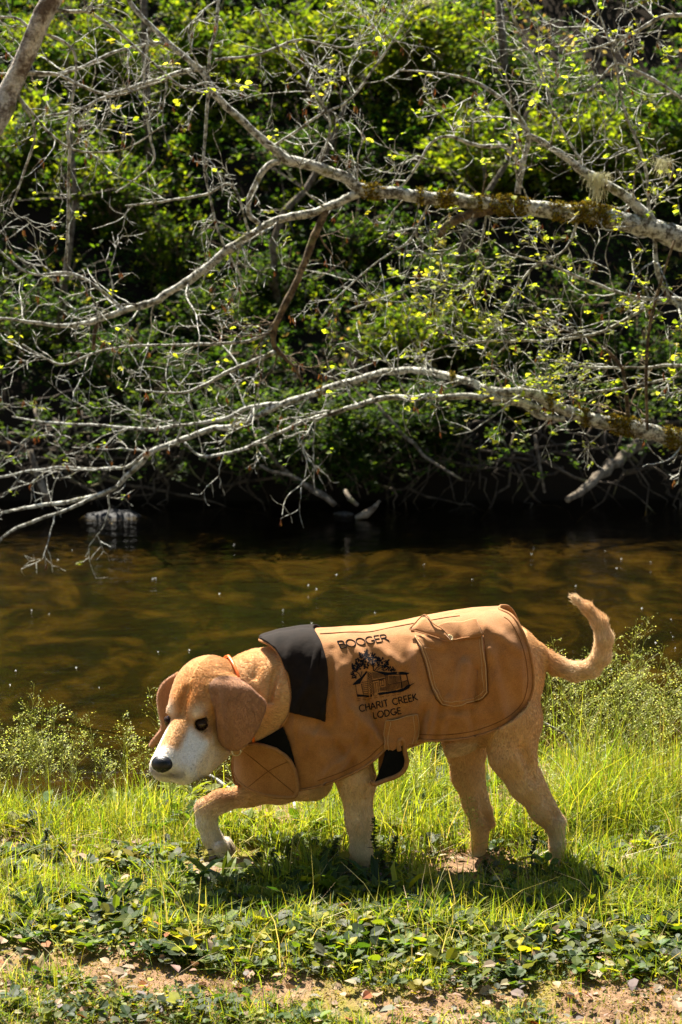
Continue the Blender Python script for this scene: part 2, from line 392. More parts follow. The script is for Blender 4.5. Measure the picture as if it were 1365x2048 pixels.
limb([(432, 1462, 4.93, 34), (470, 1470, 4.95, 40)], .03)

# ears: photo outline, own depth and thickness
ear_near = smoothpoly([(420, 1370), (424, 1395), (431, 1425), (434, 1455), (439, 1482), (455, 1498), (475, 1502), (497, 1488), (515, 1462), (527, 1435), (534, 1412), (530, 1399), (514, 1384), (494, 1366), (468, 1355), (440, 1354)], 8, True)
ear_far = smoothpoly([(364, 1345), (345, 1350), (327, 1364), (316, 1382), (314, 1400), (317, 1425), (322, 1445), (322, 1456), (310, 1472), (297, 1490), (300, 1497), (311, 1492), (327, 1474), (336, 1455), (350, 1420), (365, 1390)], 8, True)
def polysd(px, py, poly):
    d = np.full(px.shape, 1e9); ins = np.zeros(px.shape, bool)
    for i in range(len(poly)):
        a = poly[i]; c = poly[(i + 1) % len(poly)]
        ex, ey = c - a; wx_ = px - a[0]; wy_ = py - a[1]
        t = np.clip((wx_ * ex + wy_ * ey) / (ex * ex + ey * ey + 1e-9), 0, 1)
        d = np.minimum(d, (wx_ - t * ex) ** 2 + (wy_ - t * ey) ** 2)
        cnd = ((a[1] <= py) != (c[1] <= py)) & (px < a[0] + (py - a[1]) / (ey if abs(ey) > 1e-9 else 1e-9) * ex)
        ins ^= cnd
    return np.sqrt(d) * np.where(ins, -1, 1)
def ear_depth_near(px, py):   # hangs from the skull side, bows out, swings back over the neck
    t = np.clip((py - 1355) / 150, 0, 1)
    return 4.838 - .022 * np.sin(t * 2.6) + .00013 * (px - 430) + .0065 * np.cos((px - 470) / 13. + 1.5 * t) * t + .024 * np.exp(-((py - 1352) / 15.) ** 2) - .005 * np.exp(-((px - 438 - .1 * (py - 1370)) / 8.) ** 2)
def ear_depth_far(px, py):
    return 4.955 - .0004 * (1450 - py) * 0 + .0002 * (px - 320)

h = 0.0042
lo = np.array([-.505, 4.70, -.045]); hi = np.array([.72, 5.19, .735])
nn_ = np.ceil((hi - lo) / h).astype(int) + 1
G = np.full(nn_, 9.0, np.float32)
ax = [lo[k] + h * np.arange(nn_[k]) for k in range(3)]
def S01(x, a, b):
    t = np.clip((x - a) / (b - a), 0, 1); return t * t * (3 - 2 * t)
def smin(a, b, k):
    hh = np.clip(0.5 + 0.5 * (a - b) / k, 0, 1)
    return a * (1 - hh) + b * hh - k * hh * (1 - hh)
def region(c0, c1, pad):
    s = []
    for k in range(3):
        a = max(0, int((c0[k] - pad - lo[k]) / h)); c = min(nn_[k], int((c1[k] + pad - lo[k]) / h) + 2)
        s.append(slice(a, c))
    return tuple(s)
def grid(s): return np.stack(np.meshgrid(ax[0][s[0]], ax[1][s[1]], ax[2][s[2]], indexing='ij'), -1)
for pr in prims:
    if pr[0] == 'c':
        _, a, c, ra, rb, k = pr
        s = region(np.minimum(a, c) - max(ra, rb), np.maximum(a, c) + max(ra, rb), k + .02); g = grid(s)
        ab = c - a; t = np.clip(((g - a) @ ab) / (ab @ ab + 1e-12), 0, 1)
        d = np.linalg.norm(g - a - t[..., None] * ab, axis=-1) - (ra + (rb - ra) * t)
    else:
        _, c, r, R, k = pr
        mr_ = max(r); s = region(c - mr_, c + mr_, k + .02); g = grid(s) - c
        if R is not None: g = g @ R.T
        k0 = np.linalg.norm(g / r, axis=-1); k1 = np.linalg.norm(g / (r * r), axis=-1)
        d = k0 * (k0 - 1) / (k1 + 1e-9)
    G[s] = smin(G[s], d.astype(np.float32), k)
def carve(a, c, ra, k):
    global G
    s = region(np.minimum(a, c) - ra, np.maximum(a, c) + ra, k + .02); g_ = grid(s); ab = c - a; t = np.clip(((g_ - a) @ ab) / (ab @ ab), 0, 1)
    G[s] = -smin(-G[s], (np.linalg.norm(g_ - a - t[..., None] * ab, axis=-1) - ra).astype(np.float32), k)
carve(P(1086, 1580, 4.880), P(1110, 1632, 4.885), .008, .012)
carve(P(962, 1590, 5.045), P(972, 1636, 5.045), .006, .010)
carve(P(1046, 1500, 4.862), P(1072, 1560, 4.872), .010, .02)
carve(P(735, 1600, 4.862), P(733, 1690, 4.872), .006, .014)
carve(P(556, 1318, 4.905), P(540, 1400, 4.885), .006, .022)
carve(P(520, 1300, 4.93), P(508, 1352, 4.895), .005, .02)
for s_l in (-1, 1):       # crease of the brow, fold in front of the ear
    carve(Hh(.060, s_l * .004, .082), Hh(.108, s_l * .004, .050), .008, .016)
    carve(Hh(.070, s_l * .070, .020), Hh(.075, s_l * .068, -.030), .006, .02)
carve(Hh(.262, 0, -.018), Hh(.255, 0, -.060), .0035, .006)
carve(Hh(.120, .064, -.055), Hh(.180, .064, -.092), .004, .010)
carve(P(437, 1378, 4.808), P(447, 1445, 4.792), .006, .014)
carve(P(500, 1395, 4.812), P(512, 1440, 4.806), .005, .012)
# the body stays a little inside the coat
g = grid((slice(0, nn_[0]), slice(0, nn_[1]), slice(0, nn_[2])))
for side in (0, 1):
    gm = g if side == 0 else g * [1, -1, 1] + [0, 2 * YC, 0]
    ix = slice(int((P(590, 1300, YC)[0] - lo[0]) / h), int((P(1058, 1300, YC)[0] - lo[0]) / h)); iz = slice(int((P(700, 1592, 4.86)[2] - lo[2]) / h), nn_[2])
    gg = gm[ix, :, iz]; qx, qy = PX(gg)
    hemy = lerp1(qx, [590, 640, 700, 740, 768, 790, 830, 880, 920, 960, 1000, 1030, 1052, 1064, 1070], [1582, 1572, 1549, 1527, 1502, 1487, 1480, 1481, 1478, 1470, 1455, 1437, 1415, 1385, 1350]) + 1
    cy_ = lift0(qx, np.maximum(qy, lerp1(qx, topx, topy) + 1))[..., 1] + .016
    m_ = (qy < hemy) & (gg[..., 1] < YC)
    G[ix, :, iz] = np.where(m_, np.maximum(G[ix, :, iz], (cy_ - gg[..., 1]).astype(np.float32)), G[ix, :, iz])
del g, gg, gm
# eye sockets, mouth slit
EYES = [Hh(.0965, .043, .008), Hh(.0985, -.0475, .006)]
for e in EYES:
    s = region(e - .03, e + .03, 0); g = grid(s); d = np.linalg.norm(g - e - .006 * HF, axis=-1) - .0165
    G[s] = -smin(-G[s], d.astype(np.float32), .010)
for (poly, fn, th, k, rb_) in ((ear_near, ear_depth_near, .0062, None, 0), (ear_far, ear_depth_far, .006, .008, 0)):
    c0 = P(poly[:, 0].min(), poly[:, 1].max(), 4.78); c1 = P(poly[:, 0].max(), poly[:, 1].min(), 4.99)
    s = region(np.minimum(c0, c1) - .02, np.maximum(c0, c1) + .02, .02); g = grid(s); gx_, gy_ = PX(g)
    d2 = polysd(gx_, gy_, poly) / 820 + .006
    dd = np.abs(g[..., 1] - fn(gx_, gy_)) * .97 - th + .003
    d = np.sqrt(np.clip(d2, 0, None) ** 2 + np.clip(dd, 0, None) ** 2) + np.minimum(np.maximum(d2, dd), 0) - .005
    kk = k if k else (.008 + .022 * (1 - S01(gy_, 1362, 1392))).astype(np.float32)
    G[s] = smin(G[s], d.astype(np.float32), kk)

def surfnet(G):
    sg = G < 0
    nx_, ny_, nz_ = G.shape
    cnt = np.zeros((nx_ - 1, ny_ - 1, nz_ - 1), np.int8)
    for a in (0, 1):
        for c in (0, 1):
            for e in (0, 1): cnt += sg[a:nx_ - 1 + a, c:ny_ - 1 + c, e:nz_ - 1 + e]
    act = (cnt > 0) & (cnt < 8)
    I = np.argwhere(act); idx = np.full(act.shape, -1, np.int32); idx[act] = np.arange(len(I))
    acc = np.zeros((len(I), 3)); num = np.zeros(len(I))
    cor = [(a, c, e) for a in (0, 1) for c in (0, 1) for e in (0, 1)]
    val = {c: G[I[:, 0] + c[0], I[:, 1] + c[1], I[:, 2] + c[2]].astype(float) for c in cor}
    for a in cor:
        for c in cor:
            if a < c and sum(abs(x - y) for x, y in zip(a, c)) == 1:
                va, vc = val[a], val[c]; m_ = (va < 0) != (vc < 0)
                t = np.where(m_, va / (va - vc + 1e-12), 0)
                acc += np.where(m_[:, None], np.array(a) + t[:, None] * (np.array(c) - np.array(a)), 0); num += m_
    V = lo + h * (I + acc / num[:, None])
    Q = []
    for k in range(3):
        sl0 = [slice(None)] * 3; sl1 = [slice(None)] * 3; sl0[k] = slice(0, -1); sl1[k] = slice(1, None)
        A = sg[tuple(sl0)]; B = sg[tuple(sl1)]
        E = np.argwhere(A != B); o1, o2 = (k + 1) % 3, (k + 2) % 3
        E = E[(E[:, o1] > 0) & (E[:, o2] > 0) & (E[:, o1] < G.shape[o1] - 1) & (E[:, o2] < G.shape[o2] - 1)]
        flip = A[E[:, 0], E[:, 1], E[:, 2]]
        def at(d1, d2):
            J = E.copy(); J[:, o1] += d1; J[:, o2] += d2; return idx[J[:, 0], J[:, 1], J[:, 2]]
        qd = np.stack([at(-1, -1), at(0, -1), at(0, 0), at(-1, 0)], -1)
        qd[~flip] = qd[~flip][:, ::-1]; Q.append(qd)
    return V, np.concatenate(Q)
BV, BQ = surfnet(G)

# ---- coat colours of the animal (fur pigment with some shading mixed in, by place on the body)
def S01(x, a, b):
    t = np.clip((x - a) / (b - a), 0, 1); return t * t * (3 - 2 * t)
def furcol(V):
    px, py = PX(V); L = (V - HO) @ RH.T; f, l, u = L[:, 0], L[:, 1], L[:, 2]
    nz_ = fbm(V * 28, 3)[:, None]; n2 = fbm(V * 90 + 9, 2)[:, None]
    c = np.array([.59, .345, .15]) * (0.85 + .3 * nz_)
    def mixin(col, wgt):
        nonlocal c
        wgt = np.clip(wgt, 0, 1)[:, None]; c = c * (1 - wgt) + np.array(col) * wgt
    # belly, throat and inner legs paler
    low = S01(py, 1470, 1640) * (px > 560)
    mixin((.66, .46, .26), .75 * low)
    mixin((.70, .50, .29), S01(py, 1560, 1640) * ((px > 660) & (px < 770)))
    mixin((.78, .72, .66), S01(py, 1690, 1740) * ((px > 800) & (px < 1000)))                 # white socks
    mixin((.72, .64, .55), S01(py, 1585, 1650) * (px < 500))
    mixin((.40, .19, .07), .8 * np.exp(-((px - 982) ** 2 + (py - 1640) ** 2) / 500.) + .6 * np.exp(-((px - 1118) ** 2 + (py - 1630) ** 2) / 900.))
    mixin((.34, .19, .11), .7 * np.exp(-((px - 455) ** 2 / 1400. + (py - 1592) ** 2 / 120.)))
    mixin((.09, .07, .06), S01(px, 450, 462) * (px < 490) * (py > 1680) * (V[:, 1] < 5.06))
    mixin((.72, .60, .42), S01(px, 1090, 1150) * .6)                          # tail underside and plume
    mixin((.62, .36, .15), S01(px, 1150, 1180) * S01(1270 - py, 0, 40) * .6)
    mixin((.70, .44, .21), S01(px, 450, 500) * (px < 620) * .6)
    # head
    hd = (np.linalg.norm((V - Hh(.05, 0, -.02)) / 1.0, axis=1) < .23) & (px < 470)
    hdw = np.where(hd, 1.0, 0.0)
    mixin((.48, .235, .075), hdw * S01(u, -.02, .03) * .9)
    mixin((.44, .18, .045), hdw * np.exp(-((f - .07) / .035) ** 2 - (l / .03) ** 2) * S01(u, .03, .05) * .8)
    muz = S01(f, .112, .145) * hdw
    side = S01(np.abs(l), .018 , .034) + S01(-u, .010, .03)
    mixin((.72, .68, .63), muz * side)
    mixin((.50, .28, .12), muz * (1 - np.clip(side, 0, 1)) * S01(.215 - f, 0, .03))
    mixin((.74, .60, .42), hdw * S01(f, .06, .11) * S01(-u, .025, .05))       # cheeks
    mixin((.70, .64, .56), S01(f, .19, .215) * hdw)
    for s in (-1, 1):
        mixin((.80, .72, .60), hdw * 1.1 * np.exp(-((f - .088) / .020) ** 2 - ((l - s * .034) / .014) ** 2 - ((u - .038) / .014) ** 2))
        mixin((.30, .15, .07), hdw * .6 * np.exp(-((f - .09) / .03) ** 2 - ((l - s * .052) / .02) ** 2 - ((u + .012) / .012) ** 2))
        mixin((.035, .022, .016), hdw * S01(-np.linalg.norm(V - EYES[0 if s > 0 else 1], axis=1), -.0194, -.0166))
    mixin((.05, .04, .035), hdw * np.exp(-((px - 402) / 15.) ** 2 - ((py - 1557 + (px - 402) * .35) / 5.) ** 2) * .8)
    mixin((.70, .56, .40), .5 * (px > 880) * (px < 955) * (py > 1486) * (py < 1525) * (V[:, 1] < 5.0) * 1.0)
    mixin((.62, .45, .26), hdw * S01(px, 410, 430) * S01(py, 1462, 1488) * .85)
    mixin((.13, .11, .11), hdw * .7 * np.exp(-((px - 343) / 12.) ** 2 - ((py - 1549 - (px - 343) * .35) / 4.5) ** 2))
    sp_ = np.zeros(len(V))
    rw = np.random.default_rng(5)
    for k in range(22):
        sf, su = .165 + .055 * rw.random(), -.030 - .045 * rw.random(); sp_ += np.exp(-((f - sf) ** 2 + (u - su) ** 2) / .0000045)
    mixin((.16, .14, .13), hdw * .5 * sp_ * (np.abs(l) > .02))
    mixin((.16, .14, .15), hdw * .75 * np.exp(-((f - .245) / .022) ** 2 - ((u + .032) / .014) ** 2) * (np.abs(l) < .05))  # grey shading under the nose, put into the fur colour
    # ears
    d2 = polysd(px, py, ear_near); en = (d2 < 2) & (V[:, 1] < 4.872) & (py > 1352)
    c = np.where(en[:, None], np.array([.36, .178, .088]) * (0.8 + .4 * nz_) * (1 + .18 * S01(-d2, -2, 6)[:, None] * 0), c)
    c = np.where((en & (d2 > -2.5))[:, None], np.array([.36, .19, .11]), c)
    d3 = polysd(px, py, ear_far); ef = (d3 < 2) & (V[:, 1] > 4.90) & (px < 352)
    c = np.where(ef[:, None], np.array([.42, .23, .13]), c)
    c = c * (.9 + .2 * n2)
    return np.clip(c, 0, 1)
BC = furcol(BV)
dogbase = np.array([.05, YC, 0.0])
dog = empty('dog', dogbase)
tag(dog, 'tan hound with white muzzle and drooping ears walking on the grassy bank, one forepaw raised, in a brown canvas coat', 'dog')
dog['label'] = 'tan white-muzzled hound in brown canvas coat, walking on grassy bank with one forepaw raised'
m, n, b = newmat('fur_skin'); a = N(n, 'ShaderNodeAttribute', attribute_name='col'); n.links.new(a.outputs['Color'], b.inputs['Base Color'])
b.inputs['Roughness'].default_value = .8; b.inputs['Specular IOR Level'].default_value = .2
t = noise(n, 260, 3); bump(n, b, t.outputs[0], .5, .003); M['skin'] = m
body = sub('body', BV, BQ, M['skin'], dog, dogbase, col=BC)

# ---- short fur as hair curves
me = body.data
tri = np.concatenate([BQ[:, [0, 1, 2]], BQ[:, [0, 2, 3]]])
A, B_, C_ = BV[tri[:, 0]], BV[tri[:, 1]], BV[tri[:, 2]]
cr = np.cross(B_ - A, C_ - A); ar = np.linalg.norm(cr, axis=1); fn = cr / (ar[:, None] + 1e-12)
# keep to what shows outside the coat
cen = (A + B_ + C_) / 3; cpx, cpy = PX(cen)
HEMX = [590, 640, 700, 740, 768, 790, 830, 880, 920, 960, 1000, 1030, 1052]; HEMY = [1582, 1572, 1549, 1527, 1502, 1487, 1480, 1481, 1478, 1470, 1455, 1437, 1415]
incoat = (cpx > 592) & (cpx < 1052) & (cpy < lerp1(cpx, HEMX, HEMY) - 12) & (cen[:, 1] < YC)
wgt = np.where(incoat, 0, ar); wgt = wgt * np.where(cpx < 560, 1.5, 1.0); wgt /= wgt.sum()
NH = 300000
ti = rng.choice(len(tri), NH, p=wgt); uu = rng.random((NH, 2)); fl = uu.sum(1) > 1; uu[fl] = 1 - uu[fl]
Pt = A[ti] + uu[:, :1] * (B_ - A)[ti] + uu[:, 1:] * (C_ - A)[ti]; Nn = fn[ti]
best = np.full(NH, 9.0); Dr = np.tile(np.array([1.0, 0, -.3]), (NH, 1))
for pr in prims:
    if pr[0] != 'c': continue
    _, a, c, ra, rb, k = pr; ab = c - a; t = np.clip(((Pt - a) @ ab) / (ab @ ab), 0, 1)
    d = np.abs(np.linalg.norm(Pt - a - t[:, None] * ab, axis=1) - (ra + (rb - ra) * t))
    m_ = d < best; best[m_] = d[m_]; Dr[m_] = ab / np.linalg.norm(ab)
L = (Pt - HO) @ RH.T; ishead = (np.linalg.norm(Pt - Hh(.05, 0, -.02), axis=1) < .21) & (PX(Pt)[0] < 470)
Dr[ishead] = -HF * .9 + np.array([0, 0, -.25]) + .5 * HL * np.sign(L[ishead][:, 1:2])
ppx, ppy = PX(Pt)
ear_m = (polysd(ppx, ppy, ear_near) < 4) & (Pt[:, 1] < 4.872); Dr[ear_m] = (.15, 0, -1)
Dr = Dr - (Dr * Nn).sum(1)[:, None] * Nn; Dr /= np.linalg.norm(Dr, axis=1)[:, None] + 1e-9
ln = np.where(ishead, .0052, .0070); ln = np.where(ear_m, .0045, ln); ln = np.where((ppx > 1095) & (ppy < 1420), .011, ln)
ln = np.where((ishead) & (L[:, 0] > .12), .0034, ln)
ln = ln * rng.uniform(.7, 1.25, NH)
jit = rng.normal(0, .14, (NH, 3)); lay = np.where((ppx > 1095) & (ppy < 1420), .42, .17)[:, None]
d1 = Nn * lay * 1.3 + Dr * .8 + jit; d2_ = Nn * lay * .6 + Dr + jit * 1.3
p1 = Pt + d1 * (ln * .5)[:, None]; p2 = p1 + d2_ * (ln * .5)[:, None]
# no fur where the eyes and nose sit
keep = ~((ppx > 496) & (ppx < 596) & (ppy > 1450 + (566 - np.minimum(ppx, 566)) * .5) & (ppy < 1545) & (Pt[:, 1] < 4.95))
for e in EYES: keep &= np.linalg.norm(Pt - e, axis=1) > .0168
NO = Hh(.240, 0, .000)
keep &= np.linalg.norm((Pt - NO), axis=1) > .027
Pt, p1, p2, = Pt[keep], p1[keep], p2[keep]; NH = len(Pt)
hcu = bpy.data.hair_curves.new('fur'); hcu.add_curves([3] * NH)
pos = np.stack([Pt - Nn[keep] * .0008, p1, p2], 1) - dogbase
hcu.points.foreach_set('position', pos.astype(np.float32).ravel())
ra_ = hcu.attributes.get('radius') or hcu.attributes.new('radius', 'FLOAT', 'POINT')
ra_.data.foreach_set('value', np.tile(np.array([.00034, .00028, .00008], np.float32), NH))
ca = hcu.attributes.new('col', 'FLOAT_COLOR', 'CURVE')
fc = np.ones((NH, 4), np.float32); fc[:, :3] = np.clip(furcol(Pt) * rng.uniform(.68, 1.36, (NH, 1)), 0, .95)
ca.data.foreach_set('color', fc.ravel())
m, n, b = newmat('fur_hair'); a = N(n, 'ShaderNodeAttribute', attribute_name='col'); n.links.new(a.outputs['Color'], b.inputs['Base Color'])
b.inputs['Roughness'].default_value = .55; b.inputs['Specular IOR Level'].default_value = .35
tr = N(n, 'ShaderNodeBsdfTranslucent'); n.links.new(a.outputs['Color'], tr.inputs[0]); mx = N(n, 'ShaderNodeMixShader'); mx.inputs[0].default_value = .3
n.links.new(b.outputs[0], mx.inputs[1]); n.links.new(tr.outputs[0], mx.inputs[2]); n.links.new(mx.outputs[0], n.nodes['Material Output'].inputs[0])
hcu.materials.append(m); fur = bpy.data.objects.new('fur', hcu); COL.objects.link(fur); fur.parent = dog

def sdf_at(p):
    i_ = np.clip(((p - lo) / h).astype(int), 0, nn_ - 1); return G[i_[:, 0], i_[:, 1], i_[:, 2]]
# ---- eyes, nose
def gridq(nr, nc):
    i = (np.arange(nr - 1)[:, None] * nc + np.arange(nc - 1)[None]).ravel(); return np.stack([i, i + 1, i + nc + 1, i + nc], -1)
def uvs(c, r, R=None, nu=28, nv=16, fn=None):
    u_ = np.linspace(0, 2 * np.pi, nu, endpoint=False); v_ = np.linspace(0, np.pi, nv)
    U, Vv = np.meshgrid(u_, v_); d = np.stack([np.sin(Vv) * np.cos(U), np.sin(Vv) * np.sin(U), np.cos(Vv)], -1).reshape(-1, 3)
    if fn is not None: d = d * fn(d)[:, None]
    p = d * np.asarray(r)
    if R is not None: p = p @ R
    i = (np.arange(nv - 1)[:, None] * nu + np.arange(nu)[None]); j = (np.arange(nv - 1)[:, None] * nu + (np.arange(nu)[None] + 1) % nu)
    return p + np.asarray(c), np.stack([i, i + nu, j + nu, j], -1).reshape(-1, 4)
m, n, b = newmat('eye_ball'); b.inputs['Roughness'].default_value = .04; b.inputs['Specular IOR Level'].default_value = .4
b.inputs['Base Color'].default_value = (.022, .009, .004, 1); M['eye'] = m
M['lid'] = plain('eyelid', (.022, .012, .008), .85, .08)
for e, s in zip(EYES, (1, -1)):
    ec = e + .0030 * HF
    V, Q = uvs(ec, (.0142,) * 3, RH)
    ey = sub('eye', V, Q, M['eye'], dog, dogbase)
    # dark rims above and below the almond opening
    look = HF * .86 + s * HL * .5; look /= np.linalg.norm(look); sd = np.cross(HU, look); sd /= np.linalg.norm(sd); up_ = np.cross(look, sd)
    for sgn, op in ((1, .0104), (-1, .0092)):
        A2, V2 = np.meshgrid(np.linspace(-1, 1, 21), np.linspace(0, 1, 8)); xx = .0142 * A2; z0 = sgn * op * (1 - A2 * A2) - .0006 * A2 * s
        z1 = sgn * np.sqrt(np.clip(.0152 ** 2 - xx ** 2, 1e-7, None)) * .98; zz = z0 * (1 - V2) + z1 * V2; yy = np.sqrt(np.clip(.0156 ** 2 - xx ** 2 - zz ** 2, 1e-7, None))
        LV = (ec + xx[..., None] * sd + zz[..., None] * up_ + yy[..., None] * look).reshape(-1, 3)
        lo_ = sub('eyelid', LV, gridq(8, 21), M['lid'], ey, dogbase); q9 = lo_.modifiers.new('thick', 'SOLIDIFY'); q9.thickness = .0012
m, n, b = newmat('nose_leather'); b.inputs['Base Color'].default_value = (.006, .0055, .006, 1); b.inputs['Roughness'].default_value = .35; b.inputs['Specular IOR Level'].default_value = .35
t = N(n, 'ShaderNodeTexVoronoi'); t.inputs['Scale'].default_value = 420; tc = N(n, 'ShaderNodeTexCoord'); n.links.new(tc.outputs['Object'], t.inputs[0]); bump(n, b, t.outputs[0], .5, .001)
def nosefn(d):
    r = 1 - .25 * S01(-d[:, 2], .2, 1) * np.abs(d[:, 1])
    for s in (-1, 1):
        c = np.array([.86, s * .46, -.12]); c /= np.linalg.norm(c); r = r - .42 * np.exp(-((d - c) ** 2).sum(1) / .035)
    r = r - .10 * np.exp(-(d[:, 1] / .08) ** 2) * (d[:, 2] < .1) * (d[:, 0] > .3)
    return r
V, Q = uvs(NO, (.022, .0275, .0220), RH, 56, 40, nosefn)
sub('nose', V, Q, m, dog, dogbase)

# dark edge of the upper lip, laid on the skin
for s_ in (-1, 1):
    lp = []
    for f_ in np.linspace(.232, .108, 16):
        o9 = Hh(f_, s_ * .022, -.048 + .012 * max(0, (.15 - f_) / .05)); d9 = s_ * HL * (.35 + .3 * (.232 - f_) / .12) - HU; d9 /= np.linalg.norm(d9); rr9 = np.linspace(.005, .09, 120)
        v9 = sdf_at(o9 + rr9[:, None] * d9); k9 = int(np.argmax(v9 > 0)); lp.append(o9 + (rr9[k9] - .0005) * d9)
    lp = np.array(lp); 
    for _ in range(4): lp[1:-1] = (lp[:-2] + lp[1:-1] * 2 + lp[2:]) / 4
    b9 = Bag(); b9.add(*tube(lp, np.linspace(.0012, .0040, 16), 6)); pass
# whiskers
bag = Bag()
for k in range(26):
    s_ = 1 if k % 3 else -1; b0 = Hh(.17 + .05 * rng.random(), s_ * .055, -.045 - .03 * rng.random()); d = s_ * HL * .8 + HF * rng.uniform(-.1, .6) + np.array([0, 0, -.5]) + rng.normal(0, .2, 3)
    d /= np.linalg.norm(d); l_ = rng.uniform(.015, .035); bag.add(*tube(np.array([b0, b0 + d * l_ * .5, b0 + d * l_ + [0, 0, -.003]]), [.00028, .0002, .0001], 3, False))
tag(bag.build('whiskers', plain('whisker', (.5, .45, .38), .5, .3), dog, dogbase), kind='stuff')
# orange collar
M['orange'] = plain('orange_collar', (.75, .14, .012), .4, .5)
cc = P(478, 1405, 4.965); cx_ = np.array([.93, .28, .22]); cx_ /= np.linalg.norm(cx_)
ca1 = np.cross(cx_, [0, 1, 0]); ca1 /= np.linalg.norm(ca1); ca2 = np.cross(cx_, ca1)
th = np.linspace(0, 2 * np.pi, 73)[:-1]; bag = Bag()
# ring found by marching out to the fur surface from the neck axis
def sdf_at(p):
    i_ = np.clip(((p - lo) / h).astype(int), 0, nn_ - 1); return G[i_[:, 0], i_[:, 1], i_[:, 2]]
ring = []
for a in th:
    d = np.cos(a) * ca1 + np.sin(a) * ca2; rr = np.linspace(.03, .16, 90); s_ = sdf_at(cc + rr[:, None] * d)
    k = np.argmax(s_ > .0); ring.append(min(rr[k], .125) + .008)
ring = np.array(ring); raw_ = ring.copy()
for _ in range(6): ring = np.maximum((np.roll(ring, 1) + ring + np.roll(ring, -1)) / 3, raw_)
rp = cc + ring[:, None] * (np.cos(th)[:, None] * ca1 + np.sin(th)[:, None] * ca2)
V = np.stack([rp - .0035 * cx_, rp + .0035 * cx_], 1).reshape(-1, 3); k = np.arange(72)
col_o = sub('collar', V, np.stack([2 * k, 2 * k + 1, 2 * ((k + 1) % 72) + 1, 2 * ((k + 1) % 72)], -1), M['orange'], dog, dogbase)
sm = col_o.modifiers.new('thick', 'SOLIDIFY'); sm.thickness = .004; sm.offset = 1
M['brass'] = plain('brass', (.62, .50, .28), .3, .5, metal=.9)
a = np.linspace(0, 2 * np.pi, 20); rc = P(473, 1503, 4.845)
bag = Bag(); bag.add(*tube(rc + .011 * np.cos(a)[:, None] * np.array([1, .2, 0]) + .010 * np.sin(a)[:, None] * np.array([0, .2, 1]), .0018, 6, False)); bag.build('ring', M['brass'], col_o, dogbase)

# ---- the coat
m, n, b = newmat('brown_canvas'); b.inputs['Roughness'].default_value = .9; b.inputs['Specular IOR Level'].default_value = .15
t1 = noise(n, 14, 6, .7); t2 = noise(n, 420, 2, .6); t3 = noise(n, 4, 3, .5)
r = ramp(n, [(.28, (.245, .098, .026)), (.5, (.325, .138, .041)), (.72, (.39, .178, .060))]); n.links.new(t1.outputs[0], r.inputs[0])
r2 = ramp(n, [(.35, (.80, .80, .80)), (.65, (1.12, 1.12, 1.12))]); n.links.new(t2.outputs[0], r2.inputs[0])
c = mixc(n, 1.0, r.outputs[0], r2.outputs[0], 'MULTIPLY'); n.links.new(c, b.inputs['Base Color'])
ad = N(n, 'ShaderNodeMath', operation='MULTIPLY_ADD'); n.links.new(t1.outputs[0], ad.inputs[0]); ad.inputs[1].default_value = 1.6; n.links.new(t2.outputs[0], ad.inputs[2])
bump(n, b, ad.outputs[0], .45, .0022); b.inputs['Sheen Weight'].default_value = .25; b.inputs['Sheen Roughness'].default_value = .5; M['canvas'] = m
M['dark'] = plain('dark_corduroy', (.010, .006, .004), .9, .15, 40, .35, (.4, .003))
M['lining'] = plain('black_lining', (.005, .005, .005), .95, .1, 60, .3)
M['thread'] = plain('black_thread', (.007, .007, .010), .95, .08)
M['stitch'] = plain('tan_stitch', (.44, .26, .12), .8, .2)
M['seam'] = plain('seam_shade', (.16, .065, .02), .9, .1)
M['binding'] = plain('canvas_binding', (.30, .14, .052), .85, .2, 80, .2, (.4, .001))

def coons(top, right, bottom, left, nu, nv, pw=1.0):
    def rs(c, n):
        c = smoothpoly(c, 4.0); L = np.concatenate([[0], np.cumsum(np.linalg.norm(np.diff(c, axis=0), axis=1))]); s = np.linspace(0, L[-1], n)
        return np.stack([np.interp(s, L, c[:, 0]), np.interp(s, L, c[:, 1])], -1)
    T, B2, Lf, R = rs(top, nu), rs(bottom, nu), rs(left, nv), rs(right, nv)
    u = np.linspace(0, 1, nu)[None, :, None]; v = np.linspace(0, 1, nv)[:, None, None] ** pw
    vi = v[:, 0, 0]; idx_ = np.linspace(0, 1, nv)
    Lf = np.stack([np.interp(vi, idx_, Lf[:, k]) for k in (0, 1)], -1); R = np.stack([np.interp(vi, idx_, R[:, k]) for k in (0, 1)], -1)
    return (1 - v) * T[None] + v * B2[None] + (1 - u) * Lf[:, None] + u * R[:, None] - ((1 - u) * (1 - v) * T[0] + u * (1 - v) * T[-1] + (1 - u) * v * B2[0] + u * v * B2[-1])
def gridq(nr, nc):
    i = (np.arange(nr - 1)[:, None] * nc + np.arange(nc - 1)[None]).ravel(); return np.stack([i, i + 1, i + nc + 1, i + nc], -1)
TOP = [(520, 1281), (560, 1270), (600, 1264), (640, 1262), (740, 1257), (800, 1249), (850, 1238), (900, 1229), (950, 1222), (1000, 1219)]
RIGHT = [(1000, 1219), (1025, 1232), (1045, 1262), (1060, 1305), (1067, 1350), (1064, 1385), (1052, 1415)]
BOT = [(590, 1582), (640, 1572), (700, 1549), (740, 1527), (768, 1502), (790, 1487), (830, 1480), (880, 1481), (920, 1478), (960, 1470), (1000, 1455), (1030, 1437), (1052, 1415)]
LEFT = [(520, 1281), (550, 1298), (572, 1340), (582, 1390), (578, 1430), (560, 1462), (562, 1500), (572, 1540), (590, 1582)]
NU, NV = 170, 100
g2 = coons(TOP, RIGHT, BOT, LEFT, NU, NV, 1.5)
near = lift(g2[..., 0], g2[..., 1])
near[0, :, 1] = YC
far = near.copy(); far[..., 1] = 2 * YC - far[..., 1]
